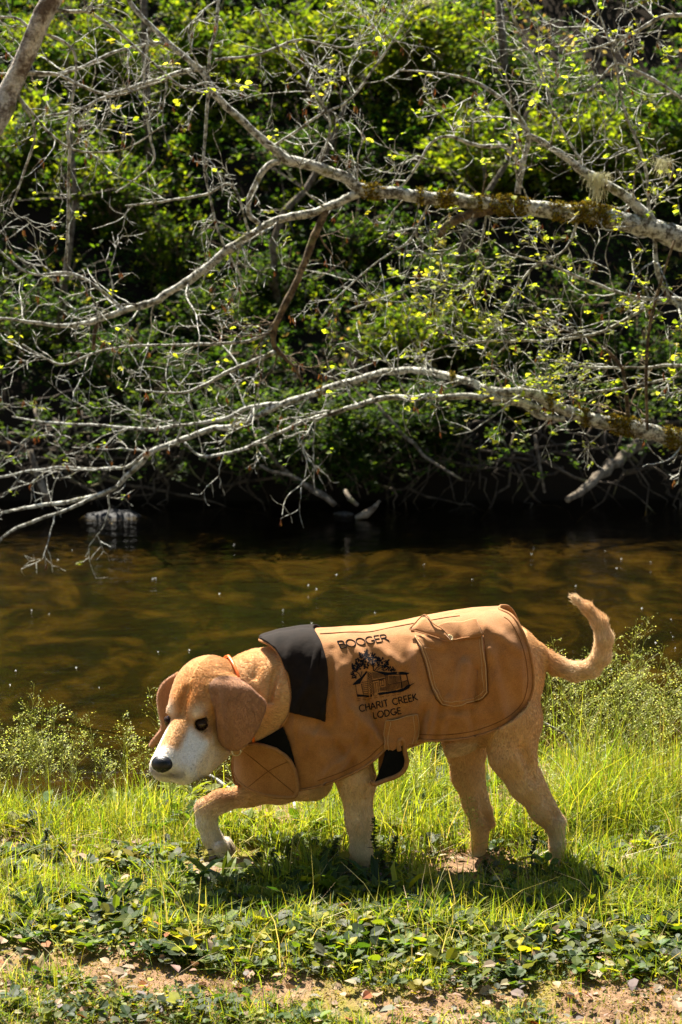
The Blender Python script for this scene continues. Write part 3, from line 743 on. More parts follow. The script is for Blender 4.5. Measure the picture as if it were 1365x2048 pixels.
both = np.concatenate([far[::-1], near[1:]], 0)
bq = gridq(2 * NV - 1, NU)
coat = mk('coat', both.reshape(-1, 3) - dogbase, bq[:, ::-1], M['canvas'], dog)
s_ = coat.modifiers.new('thick', 'SOLIDIFY'); s_.thickness = .0035; s_.offset = -1
def onc(name, pts, r, mat, off=.002, n=6, step=4, parent=coat, bag=None):
    q2 = smoothpoly(pts, step); V = lift(q2[:, 0], q2[:, 1], off)
    if bag is not None: bag.add(*tube(V, r, n)); return
    b_ = Bag(); b_.add(*tube(V, r, n)); return b_.build(name, mat, parent, dogbase)
# bound edge all round (near and far)
hem = np.concatenate([g2[:, 0], g2[-1, 1:], g2[::-1, -1][1:]])
bag = Bag(); V = lift(hem[:, 0], hem[:, 1], .001); V[0, 1] = YC; V[-1, 1] = YC
Vm = V.copy(); Vm[:, 1] = 2 * YC - Vm[:, 1]
bag.add(*tube(V, .0034, 8)); bag.add(*tube(Vm, .0034, 8)); bag.build('edge_binding', M['binding'], coat, dogbase)
# stitch lines parallel to the hem
bag = Bag()
hs = smoothpoly(np.concatenate([np.array(BOT)[1:], np.array(RIGHT)[::-1][1:]]), 5)
tg = np.gradient(hs, axis=0); tg /= np.linalg.norm(tg, axis=1)[:, None]; inn = hs + np.stack([tg[:, 1], -tg[:, 0]], -1) * 11
bag.add(*tube(lift(inn[:-3, 0], inn[:-3, 1], .0006), .0009, 5))
bag.build('hem_seam', M['seam'], coat, dogbase)
# spine seam
V = lift(np.array([640, 700, 740, 790, 840, 890, 920.]), np.array([1266, 1262.5, 1262, 1252, 1243, 1234, 1230.]) + 2, .0008)
bag = Bag(); bag.add(*tube(smoothpoly(V, .01), .0013, 5)); bag.build('spine_seam', M['seam'], coat, dogbase)

def patch(name, top, right, bottom, left, mat, off, nu=40, nv=40, parent=coat, th=.003, fn=None, offfn=None, pw=1.0):
    g_ = coons(top, right, bottom, left, nu, nv, pw)
    o_ = off if offfn is None else offfn(g_[..., 0], g_[..., 1]) + off
    V = lift(g_[..., 0], g_[..., 1], np.broadcast_to(o_, g_.shape[:2])) if fn is None else fn(g_[..., 0], g_[..., 1])
    o = mk(name, V.reshape(-1, 3) - dogbase, gridq(nv, nu), mat, parent)
    s_ = o.modifiers.new('thick', 'SOLIDIFY'); s_.thickness = th; s_.offset = 0
    return o
# dark collar of the coat
g_ = coons([(520, 1280), (570, 1268), (627, 1262)], [(627, 1262), (645, 1292), (655, 1330), (656, 1385), (650, 1439)], [(583, 1425), (615, 1434), (650, 1439)], [(520, 1280), (548, 1297), (572, 1335), (584, 1380), (583, 1425)], 40, 60, 1.5)
V = lift(g_[..., 0], g_[..., 1], np.full(g_.shape[:2], .0065)); V[0, :, 1] = YC; Vf = V.copy(); Vf[..., 1] = 2 * YC - Vf[..., 1]
o = mk('coat_collar', np.concatenate([Vf[::-1], V[1:]], 0).reshape(-1, 3) - dogbase, gridq(119, 40), M['dark'], coat)
s_ = o.modifiers.new('thick', 'SOLIDIFY'); s_.thickness = .006; s_.offset = 0
# pocket
PK = dict(top=[(832, 1276), (880, 1277), (966, 1273)], right=[(966, 1273), (973, 1330), (976, 1385)], bottom=[(873, 1397), (890, 1409), (930, 1405), (960, 1400), (976, 1385)], left=[(832, 1276), (850, 1325), (862, 1370), (873, 1397)])
def pkf(x, y): return .004 * np.exp(-((x - 905) / 9.) ** 2 + 0 * y) + .005 * np.exp(-((x - 925) / 12.) ** 2) * S01(y, 1300, 1380) + .004 * S01(1310 - y, 0, 30)
pocket = patch('pocket', **PK, mat=M['canvas'], off=.004, nu=60, nv=60, offfn=pkf)
bag = Bag()
pk = smoothpoly(PK['left'], 4); pb = smoothpoly(PK['bottom'], 4); prr = smoothpoly(PK['right'], 4)[::-1]; pt = smoothpoly(PK['top'], 4)
out = np.concatenate([pk, pb[1:], prr[1:]]); cen_ = np.array([915, 1340.])
def inset(p, d):
    v = cen_ - p; return p + v / np.linalg.norm(v, axis=1)[:, None] * d
for dd, rr in ((1.5, .0013), (8, .0009)):
    ii = inset(out, dd); bag.add(*tube(lift(ii[:, 0], ii[:, 1], pkf(ii[:, 0], ii[:, 1]) + .0062), rr, 5))
bag.add(*tube(lift(np.linspace(846, 870, 6), np.linspace(1298, 1295, 6), .0062 + pkf(np.linspace(846, 870, 6), np.linspace(1298, 1295, 6))), .0008, 5))
bag.build('pocket_stitching', M['stitch'], pocket, dogbase)
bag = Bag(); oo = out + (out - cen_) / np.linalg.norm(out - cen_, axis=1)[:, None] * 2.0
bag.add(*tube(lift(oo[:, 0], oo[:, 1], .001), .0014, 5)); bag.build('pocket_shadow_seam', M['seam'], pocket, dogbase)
# pocket flap: right part lies flat, left corner is folded up
fl_ = patch('pocket_flap', [(870, 1262), (905, 1252), (955, 1247)], [(955, 1247), (962, 1260), (967, 1273)], [(898, 1284), (930, 1279), (967, 1273)], [(870, 1262), (884, 1274), (898, 1284)], M['canvas'], .013, 30, 16, offfn=lambda x, y: .004 * np.sin((x - 870) / 11.) + .002)
bag = Bag(); bag.add(*tube(lift(np.linspace(900, 966, 14), np.linspace(1285, 1274, 14), .0155), .0022, 6)); bag.add(*tube(lift(np.array([955, 962, 967.]), np.array([1248, 1260, 1273.]), .0155), .0020, 6))
bag.build('flap_edge', M['binding'], coat, dogbase)
def liftoff(pts): return np.array([lift(a, b_, c_).reshape(3) for a, b_, c_ in pts])
cor = liftoff([(821, 1267, .012), (853, 1249, .026), (888, 1276, .028), (903, 1292, .022), (860, 1268, .004), (846, 1256, .022), (866, 1262, .026), (880, 1276, .02)])
V = []
nA = 9
for a in np.linspace(0, 1, nA):
    top_ = cor[0] * (1 - a) + cor[3] * a; top2 = cor[1] * (1 - a) ** 1.0 + cor[2] * a if a < 1 else cor[2]
    for c in np.linspace(0, 1, 6):
        p = top_ * (1 - c) + (cor[1] * (1 - a) + cor[2] * a) * c; p = p + np.array([0, -.006, 0]) * math.sin(c * math.pi) * (.4 + a)
        V.append(p)
o = mk('folded_flap_corner', np.array(V) - dogbase, gridq(nA, 6), M['canvas'], coat); s_ = o.modifiers.new('thick', 'SOLIDIFY'); s_.thickness = .004; s_.offset = 0
bag = Bag(); bag.add(*tube(smoothpoly(liftoff([(821, 1267, .014), (853, 1249, .029), (870, 1262, .030), (889, 1277, .031), (903, 1292, .024)]), .01), .0018, 6)); bag.add(*tube(smoothpoly(liftoff([(821, 1267, .014), (860, 1281, .018), (903, 1293, .024)]), .01), .0016, 6)); bag.build('flap_edge', M['binding'], coat, dogbase)
# button
bc = lift(899., 1284., .021).reshape(3); nb = lift(899., 1284., .022).reshape(3) - bc; nb /= np.linalg.norm(nb)
e1 = np.cross(nb, [0, 0, 1]); e1 /= np.linalg.norm(e1); e2_ = np.cross(nb, e1)
prof = [(0, .0026), (.004, .0026), (.0058, .0022), (.0066, .0034), (.0080, .0034), (.0086, .0015), (.0086, -.003)]
V = []; 
for r_, z_ in prof:
    for a in np.linspace(0, 2 * np.pi, 24, endpoint=False): V.append(bc + r_ * (math.cos(a) * e1 + math.sin(a) * e2_) + z_ * nb)
i = (np.arange(len(prof) - 1)[:, None] * 24 + np.arange(24)[None]); j = (np.arange(len(prof) - 1)[:, None] * 24 + (np.arange(24)[None] + 1) % 24)
M['button'] = plain('brass_button', (.75, .58, .30), .45, .4, metal=.2)
mk('button', np.array(V) - dogbase, np.stack([i, j, j + 24, i + 24], -1).reshape(-1, 4), M['button'], coat)
# stitched line above pocket
bag = Bag()
for k in range(20):
    x0 = 880 + k * 3; bag.add(*tube(lift(np.array([x0, x0 + 1.8]), np.array([1249 - (x0 - 880) * .1, 1249 - (x0 + 1.8 - 880) * .1]), .0008), .0008, 4))
bag.build('stitching', M['seam'], coat, dogbase)
for (cx0, cy0) in ((940, 1245), (822, 1262)):
    bag = Bag()
    for k in range(7): bag.add(*tube(lift(np.array([cx0 + k, cx0 + k + 1.2]), np.array([cy0 - 2, cy0 + 2.]), .0008), .0007, 4))
    bag.build('stitching', M['seam'], coat, dogbase)
# belly-strap anchor panel
sp_ = patch('strap_panel', [(772, 1441), (800, 1436), (836, 1427)], [(836, 1427), (835, 1460), (829, 1484)], [(769, 1508), (795, 1493), (829, 1484)], [(772, 1441), (770, 1475), (769, 1508)], M['canvas'], .006, 26, 30)
bag = Bag()
for pts in ([(772, 1441), (800, 1436), (836, 1427)], [(836, 1427), (835, 1460), (829, 1484)], [(773, 1443), (771, 1475), (770, 1506)], [(780, 1442), (778, 1475), (777, 1502)], [(829, 1430), (827, 1460), (822, 1484)]):
    q2 = smoothpoly(pts, 4); bag.add(*tube(lift(q2[:, 0], q2[:, 1], .0082), .0009, 5))
bag.build('panel_stitching', M['stitch'], coat, dogbase)
# belly strap: loose end with black lining in front, band passing under the belly behind
def strapfn(x, y):
    t = np.clip((y - 1480) / 85, 0, 1); return P(x, y, 4.846 + .02 * t + .0004 * (x - 780))
patch('strap_lining', [(772, 1500), (790, 1490), (806, 1480)], [(806, 1480), (813, 1510), (804, 1540)], [(750, 1566), (780, 1556), (804, 1540)], [(772, 1500), (764, 1530), (750, 1566)], M['lining'], 0, 16, 20, fn=strapfn, th=.004)
q2 = smoothpoly([(799, 1500), (797, 1484), (803, 1476), (809, 1482), (810, 1500), (814, 1522), (808, 1540), (792, 1552), (770, 1560), (750, 1567), (744, 1562)], 4)
bag = Bag(); bag.add(*tube(strapfn(q2[:, 0], q2[:, 1]) + np.array([0, -.004, 0]), .0062, 8)); bag.build('strap_edge', M['binding'], coat, dogbase)
a = np.linspace(0, 1, 14); sec = []
for t in a:
    y_ = 4.868 + t * .265; pyv = 1492 + 62 * math.sin(t * math.pi) ** .6
    sec.append([P(757, pyv + 4, y_), P(806, pyv - 10, y_)])
o = mk('belly_strap', np.array(sec).reshape(-1, 3) - dogbase, gridq(14, 2), M['canvas'], coat); s_ = o.modifiers.new('thick', 'SOLIDIFY'); s_.thickness = .005
# chest: dark lining seen at the neck opening, and the rounded chest flap
def chestY(x, y): return P(x, y, 4.985 - .115 * np.sqrt(np.clip(1 - ((600 - x) / 133.) ** 2, 0.0, 1)) + .00012 * (y - 1540) )
patch('neck_lining', [(500, 1490), (530, 1476), (566, 1455)], [(566, 1455), (580, 1490), (592, 1535)], [(540, 1530), (565, 1535), (592, 1535)], [(500, 1490), (515, 1510), (540, 1530)], M['lining'], 0, 16, 16, fn=lambda x, y: chestY(x, y) + np.array([0, .005, 0]), th=.003)
FL = dict(top=[(474, 1500), (492, 1491), (520, 1490), (552, 1499)], right=[(552, 1499), (575, 1516), (590, 1542), (596, 1575)], bottom=[(478, 1562), (500, 1578), (535, 1590), (570, 1594), (590, 1592), (596, 1575)], left=[(474, 1500), (470, 1520), (471, 1545), (478, 1562)])
cf = patch('chest_flap', **FL, mat=M['canvas'], off=0, nu=40, nv=40, fn=chestY, th=.008)
edge = np.concatenate([smoothpoly(FL['top'], 4), smoothpoly(FL['right'], 4)[1:], smoothpoly(FL['bottom'], 4)[::-1][1:], smoothpoly(FL['left'], 4)[::-1][1:]])
bag = Bag(); bag.add(*tube(chestY(edge[:, 0], edge[:, 1]) + np.array([0, -.001, 0]), .0058, 8)); bag.build('flap_binding', M['binding'], coat, dogbase)
bag = Bag()
for pts in ([(497, 1578 - 5), (540, 1540), (582, 1520)], [(486, 1500), (535, 1540), (588, 1584)]):
    q2 = smoothpoly(pts, 4); bag.add(*tube(chestY(q2[:, 0], q2[:, 1]) + np.array([0, -.0048, 0]), .0009, 5))
bag.build('quilt_stitching', M['seam'], coat, dogbase)
# front of the coat across the chest, from flap round to the far side
V = []
for a in np.linspace(0, 1, 16):
    for t in np.linspace(0, 1, 12):
        x_ = 472 + 60 * a ** 2; y_ = 4.995 + .125 * a ** .6; py_ = 1500 + t * (66 + 16 * a)
        V.append(P(x_ + 6 * math.sin(t * 3.1) * -1, py_, y_))
o = mk('chest_panel', np.array(V) - dogbase, gridq(16, 12), M['canvas'], coat); s_ = o.modifiers.new('thick', 'SOLIDIFY'); s_.thickness = .005

# ---- embroidery, stroke by stroke
def arc(cx, cy, rx, ry, a0, a1, n=14): return [(cx + rx * math.cos(rad(a)), cy + ry * math.sin(rad(a))) for a in np.linspace(a0, a1, n)]
GL = {
 'B': (.68, [[(0, 0), (0, 1)], [(0, 1), (.4, 1)] + arc(.4, .77, .22, .23, 90, -90, 8) + [(0, .54)], [(.4, .54)] + arc(.42, .27, .26, .27, 90, -90, 8) + [(0, 0)]]),
 'O': (.95, [arc(.47, .5, .47, .5, 0, 360, 26)]), 'G': (.9, [arc(.47, .5, .47, .5, 50, 330, 20) + [(.88, .42)], [(.55, .42), (.9, .42)]]),
 'E': (.55, [[(.55, 1), (0, 1)], [(0, 1), (0, 0)], [(0, 0), (.58, 0)], [(0, .52), (.48, .52)]]), 'R': (.68, [[(0, 0), (0, 1)], [(0, 1), (.35, 1)] + arc(.36, .76, .24, .24, 90, -90, 8) + [(0, .5)], [(.3, .5), (.72, 0)]]),
 'C': (.82, [arc(.48, .5, .48, .5, 48, 312, 18)]), 'H': (.7, [[(0, 0), (0, 1)], [(.7, 0), (.7, 1)], [(0, .52), (.7, .52)]]), 'A': (.8, [[(0, 0), (.4, 1)], [(.4, 1), (.82, 0)], [(.16, .35), (.66, .35)]]),
 'I': (.08, [[(.04, 0), (.04, 1)]]), 'T': (.66, [[(0, 1), (.66, 1)], [(.33, 1), (.33, 0)]]), 'K': (.66, [[(0, 0), (0, 1)], [(.62, 1), (0, .42)], [(.14, .54), (.68, 0)]]),
 'L': (.5, [[(0, 1), (0, 0)], [(0, 0), (.5, 0)]]), 'D': (.78, [[(0, 0), (0, 1)], [(0, 1), (.25, 1)] + arc(.28, .5, .48, .5, 90, -90, 12) + [(0, 0)]]), ' ': (.35, [])}
def ribbon(pts, wpx, off, bag):
    """raised satin stitch along photo-pixel points"""
    q2 = np.asarray(pts, float)
    L_ = np.concatenate([[0], np.cumsum(np.linalg.norm(np.diff(q2, axis=0), axis=1))]); n_ = max(2, int(L_[-1] / 2.0) + 1)
    s = np.linspace(0, L_[-1], n_); q2 = np.stack([np.interp(s, L_, q2[:, 0]), np.interp(s, L_, q2[:, 1])], -1)
    bag.add(*tube(lift(q2[:, 0], q2[:, 1], off), wpx / 2 / 820, 6))
def text(s, base0, base1, up0, up1, wpx, name, gap=.2):
    tot = sum(GL[c][0] + gap for c in s) - gap; bag = Bag(); x = 0
    base0, base1, up0, up1 = map(lambda v: np.array(v, float), (base0, base1, up0, up1))
    for c in s:
        for st in GL[c][1]:
            pts = []
            for (u_, v_) in st:
                t = (x + u_) / tot; pts.append(base0 + (base1 - base0) * t + v_ * (up0 * (1 - t) + up1 * t))
            ribbon(pts, wpx, .0012, bag)
        x += GL[c][0] + gap
    return bag.build(name, M['thread'], coat, dogbase)
text('BOOGER', (683, 1297), (778, 1282), (-8, -14), (-5, -13), 2.0, 'embroidered_name', .12)
text('CHARIT CREEK', (720, 1424), (836, 1400), (-2, -13), (-3, -12.5), 2.15, 'embroidered_lettering', .24)
text('LODGE', (748, 1437), (803, 1427), (-1, -12.5), (-2, -12), 2.15, 'embroidered_lettering', .24)
def zc(p): return (660 + p[0] / 6.825, 1240 + p[1] / 6.825)
bag = Bag()
def fillpoly(pts, off=.0014):
    p2 = np.array([zc(p) for p in pts]); c = p2.mean(0); V = [lift(*c, off).reshape(3)] + [lift(*p, off).reshape(3) for p in p2]; k = len(p2)
    bag.add(np.array(V), None, [(0, i + 1, (i + 1) % k + 1) for i in range(k)])
rr = random.Random(3)
for (cx, cy, r) in [(495, 430, 30), (440, 480, 40), (510, 490, 46), (590, 490, 42), (395, 560, 44), (640, 540, 36), (470, 560, 50), (555, 560, 40), (340, 650, 50), (420, 640, 44), (700, 560, 48), (760, 600, 46), (740, 660, 36), (830, 655, 42), (870, 682, 32), (318, 715, 34), (335, 768, 32), (500, 630, 36), (790, 560, 26), (600, 600, 22), (660, 600, 26)]:
    for _ in range(17):
        ox, oy = rr.uniform(-.95, .95) * r, rr.uniform(-.9, .9) * r; k = 8; a0 = rr.random() * 6
        fillpoly([(cx + ox + math.cos(a0 + 6.283 * i / k) * r * rr.uniform(.13, .42), cy + oy + math.sin(a0 + 6.283 * i / k) * r * rr.uniform(.13, .42)) for i in range(k)], rr.uniform(.0012, .0014))
for pts, w_ in (([(600, 695), (590, 640), (545, 590)], 2.0), ([(610, 695), (640, 650), (700, 620)], 1.6), ([(595, 650), (600, 600), (640, 560)], 1.3), ([(430, 790), (395, 730), (350, 700)], 1.5), ([(425, 770), (440, 700)], 1.3), ([(640, 690), (700, 650), (760, 660)], 1.2)):
    ribbon([zc(p) for p in pts], w_, .0012, bag)
for pts in ([(308, 886), (370, 820), (430, 780), (500, 690), (512, 715), (450, 800), (415, 868), (350, 885)], [(575, 688), (700, 705), (760, 722), (900, 706), (1000, 705), (1095, 728), (1045, 748), (900, 748), (755, 755), (640, 712)],
            [(365, 1012), (450, 1018), (540, 1030), (540, 1052), (450, 1045), (372, 1048)], [(555, 1022), (700, 988), (840, 975), (850, 998), (700, 1022), (560, 1052)], [(840, 972), (980, 948), (1060, 890), (1110, 880), (1175, 848), (1100, 900), (1085, 930), (1000, 975), (850, 998)]):
    fillpoly(pts)
lines = [[(350, 885), (375, 1030)], [(430, 868), (460, 1012)], [(520, 700), (525, 1030)], [(565, 720), (600, 1030)], [(790, 752), (805, 972)], [(955, 752), (985, 955)], [(965, 752), (993, 955)], [(1045, 745), (1080, 890)], [(1052, 745), (1086, 890)],
         [(580, 830), (690, 808), (760, 790)], [(580, 838), (760, 800)], [(600, 860), (608, 1000)], [(600, 860), (655, 850), (662, 985)], [(625, 855), (632, 990)], [(675, 828), (680, 905)], [(675, 828), (735, 818), (742, 893), (680, 905)], [(705, 825), (712, 900)], [(805, 882), (970, 852), (1060, 822)], [(760, 752), (775, 970)], [(775, 752), (790, 970)], [(865, 780), (868, 850)], [(895, 775), (898, 845)], [(865, 780), (895, 775)]]
for k in range(7): y0 = 840 + k * 26; lines.append([(432 + k * 3, y0 + 12), (525, y0)])
for k in range(9): y0 = 720 + k * 34; lines.append(arc(542 + k * 3, y0 + 12, 16, 15, 0, 360, 9))
for k in range(11): x0 = 585 + k * 16; lines.append([(x0, 708 + k * 4), (x0 + 8, 805 - k * 3)])
for k in range(9): x0 = 815 + k * 16; lines.append([(x0, 762), (x0 + 6, 870 - k * 2)])
for k in range(15): x0 = 815 + k * 17; lines.append([(x0, 880 - k * 3.6), (x0 + 8, 972 - k * 5)])
for k in range(4): lines.append([(680, 925 + k * 14), (770, 915 + k * 14)])
for l_ in lines: ribbon([zc(p) for p in l_], 0.95, .0010, bag)
bag.build('embroidered_cabin_emblem', M['thread'], coat, dogbase, smooth=False)
bag = Bag()
for k in range(16):
    x0 = 365 + (k % 8) * 80 + rr.uniform(-8, 8); y0 = 1085 - (k % 8) * 12 + (k // 8) * 26 - 14; ribbon([zc((x0, y0)), zc((x0 + 22, y0 + 4)), zc((x0 + 50, y0 - 6))], 1.1, .0010, bag)
bag.build('embroidered_ground_lines', M['seam'], coat, dogbase)
DOGONLY = False
#@@VEG
# ================================================================== VEGETATION
def frames(d, nrm):
    d = d / (np.linalg.norm(d, axis=1)[:, None] + 1e-9); s = np.cross(nrm, d); s /= np.linalg.norm(s, axis=1)[:, None] + 1e-9
    return d, s, np.cross(d, s)
L4 = (np.array([[0, 0, 0], [.5, .24, .05], [.5, -.24, .05], [1, 0, -.05]]), np.array([[0, 2, 3], [0, 3, 1]]))
L8 = (np.array([[0, 0, 0], [.28, .26, .07], [.28, -.26, .07], [.32, 0, -.01], [.68, .22, .03], [.68, -.22, .03], [.7, 0, -.05], [1, 0, -.16]]),
      np.array([[0, 3, 1], [0, 2, 3], [3, 6, 4], [3, 4, 1], [3, 2, 5], [3, 5, 6], [6, 7, 4], [6, 5, 7]]))
LR = (np.array([[0, 0, 0], [.2, .3, .06], [.2, -.3, .06], [.35, 0, 0], [.6, .42, .05], [.6, -.42, .05], [.68, 0, -.03], [.9, .22, 0], [.9, -.22, 0], [1, 0, -.06]]),
      np.array([[0, 3, 1], [0, 2, 3], [3, 6, 4], [3, 4, 1], [3, 2, 5], [3, 5, 6], [6, 7, 4], [6, 5, 8], [6, 9, 7], [6, 8, 9]]))
def leaves(o, d, nrm, size, col, tmpl, width=1.0):
    d, s, u = frames(d, nrm); T, Fc = tmpl; n = len(o); k = len(T)
    V = o[:, None] + size[:, None, None] * (T[None, :, :1] * d[:, None] + width * T[None, :, 1:2] * s[:, None] + T[None, :, 2:] * u[:, None])
    F_ = (Fc[None] + (np.arange(n) * k)[:, None, None]).reshape(-1, 3)
    return V.reshape(-1, 3), F_, np.repeat(col, k, 0)
def rcol(n, base, var=.25, hue=.15):
    c = np.array(base)[None] * rng.uniform(1 - var, 1 + var, (n, 1)) * rng.uniform(1 - hue, 1 + hue, (n, 3)); return np.clip(c, 0, 1)
def pick(n, cols, p): 
    c = np.array(cols)[rng.choice(len(cols), n, p=np.array(p) / sum(p))]; return np.clip(c * rng.uniform(.75, 1.3, (n, 1)) * rng.uniform(.88, 1.12, (n, 3)), 0, 1)
def unit(n):
    v = rng.normal(size=(n, 3)); return v / np.linalg.norm(v, axis=1)[:, None]
GREENS = [(.016, .036, .005), (.034, .060, .005), (.080, .105, .007), (.008, .020, .005)]

# ---- far bank: herbs and low growth, one mass
def whorl(n, pts, up, size, cols, p, k, tm=L4, spread=.6, width=1.0):
    """k leaves round every point"""
    n = len(pts); o = np.repeat(pts, k, 0) + rng.normal(0, size * .35, (n * k, 3)); a = rng.uniform(0, 6.283, n * k)
    d = np.stack([np.cos(a), np.sin(a), rng.normal(.1, .35, n * k)], -1) + np.repeat(up, k, 0) * spread
    nr = np.array([0, 0, 1.0]) + rng.normal(0, .38, (n * k, 3))
    c = np.repeat(pick(n, cols, p), k, 0) * rng.uniform(.85, 1.15, (n * k, 1))
    return leaves(o, d, nr, rng.uniform(.6, 1.3, n * k) * size, c, tm, width)
HOLES = [(490, 330, 60, 50), (1180, 60, 190, 80), (1290, 130, 110, 60), (60, 420, 60, 80), (300, 480, 50, 60), (1060, 560, 70, 40), (150, 820, 80, 40), (1240, 900, 150, 60), (350, 60, 50, 50), (1330, 640, 60, 60)]
def holey(pts):
    x, y = PX(pts); k = np.ones(len(pts))
    for hx, hy, a, b_ in HOLES: k *= 1 - .93 * np.exp(-(((x - hx) / a) ** 2 + ((y - hy) / b_) ** 2) ** 2)
    nz = fbm(pts * 1.5 + 11, 3); k *= S01(nz, .18, .36)
    return rng.random(len(pts)) < k
n = 19000
x = rng.uniform(-4.6, 4.6, n); y = 14.75 + rng.random(n) ** 1.1 * 8.5
p = np.stack([x, y, groundz(x, y) + rng.uniform(.0, .38, n)], -1); p = p[holey(p)]
bag = Bag(); up = np.tile([0, -.3, .6], (len(p), 1))
px_, py_ = PX(p); hi_ = py_ < 420
V, T, C = whorl(0, p[hi_], up[hi_], .066, GREENS, (3, 4, 3.5, 2), 7); bag.add(V, None, T); bag.C[-1] = C
V, T, C = whorl(0, p[~hi_], up[~hi_], .045, GREENS + [(.12, .12, .03)], (5, 4, 1.4, 4, .5), 9, width=.9); bag.add(V, None, T); bag.C[-1] = C
# brown stems and last year's leaves between
n = 1500; x = rng.uniform(-4, 4, n); y = rng.uniform(14.7, 21, n)
p = np.stack([x, y, groundz(x, y) + rng.uniform(.02, .3, n)], -1)
V, T, C = leaves(p, unit(n), unit(n), rng.uniform(.03, .07, n), rcol(n, (.20, .13, .07), .4), L4); bag.add(V, None, T); bag.C[-1] = C
tag(bag.build('undergrowth', M['leaf'], None, smooth=False, usecol=True), kind='stuff')

def hit(px, py):
    Y = np.linspace(14.3, 34, 800); q3 = P(px, py, Y); k = np.argmax(q3[:, 2] < groundz(q3[:, 0], q3[:, 1])); return q3[k]
def shrub(px, py, r, hgt, nst, size, cols, pr_, label, name='shrub', k=8, drop=0.0, group=None):
    base = hit(px, py); base[2] = groundz(base[0], base[1])
    root = empty(name, base); tag(root, label, 'shrub', group)
    st = Bag(); P_ = []; U_ = []
    for i in range(nst):
        a = rng.uniform(0, 6.283); rr_ = r * math.sqrt(rng.random()); tip = base + np.array([rr_ * math.cos(a), rr_ * math.sin(a) * .7 - .25 * r - (.55 if drop else 0), hgt * (1.05 - .55 * (rr_ / r) ** 2) * rng.uniform(.55, 1.05) - drop * (rr_ / r)])
        mid = base * .5 + tip * .5 + rng.normal(0, .08, 3) + [0, 0, .12 * hgt]
        pts = smoothpoly(np.array([base + rng.normal(0, .06, 3) * [1, 1, 0], mid, tip]), .14)
        st.add(*tube(pts, np.linspace(.009, .0025, len(pts)), 4))
        t = rng.uniform(.3, 1, 16); ii = (t * (len(pts) - 1)).astype(int); pp = pts[ii] + rng.normal(0, .07, (16, 3))
        P_.append(pp); U_.append(np.tile((tip - base) / (np.linalg.norm(tip - base) + 1e-9), (16, 1)))
        for q3 in pp[::3]: st.add(*tube(np.array([pts[min(len(pts) - 1, int(len(pts) * .5))], q3]), [.003, .0015], 3, False))
    Pn = np.concatenate(P_); Un = np.concatenate(U_)
    V, T, C = whorl(0, Pn, Un, size, cols, pr_, k)
    mk('foliage', V - base, T, M['leaf'], root, False, C); st.build('stem', M['barkbrown'], root, base)
    return root
LG = [(.095, .122, .007), (.050, .078, .006), (.020, .042, .005)]; DG = [(.012, .027, .005), (.020, .040, .006), (.038, .062, .008)]
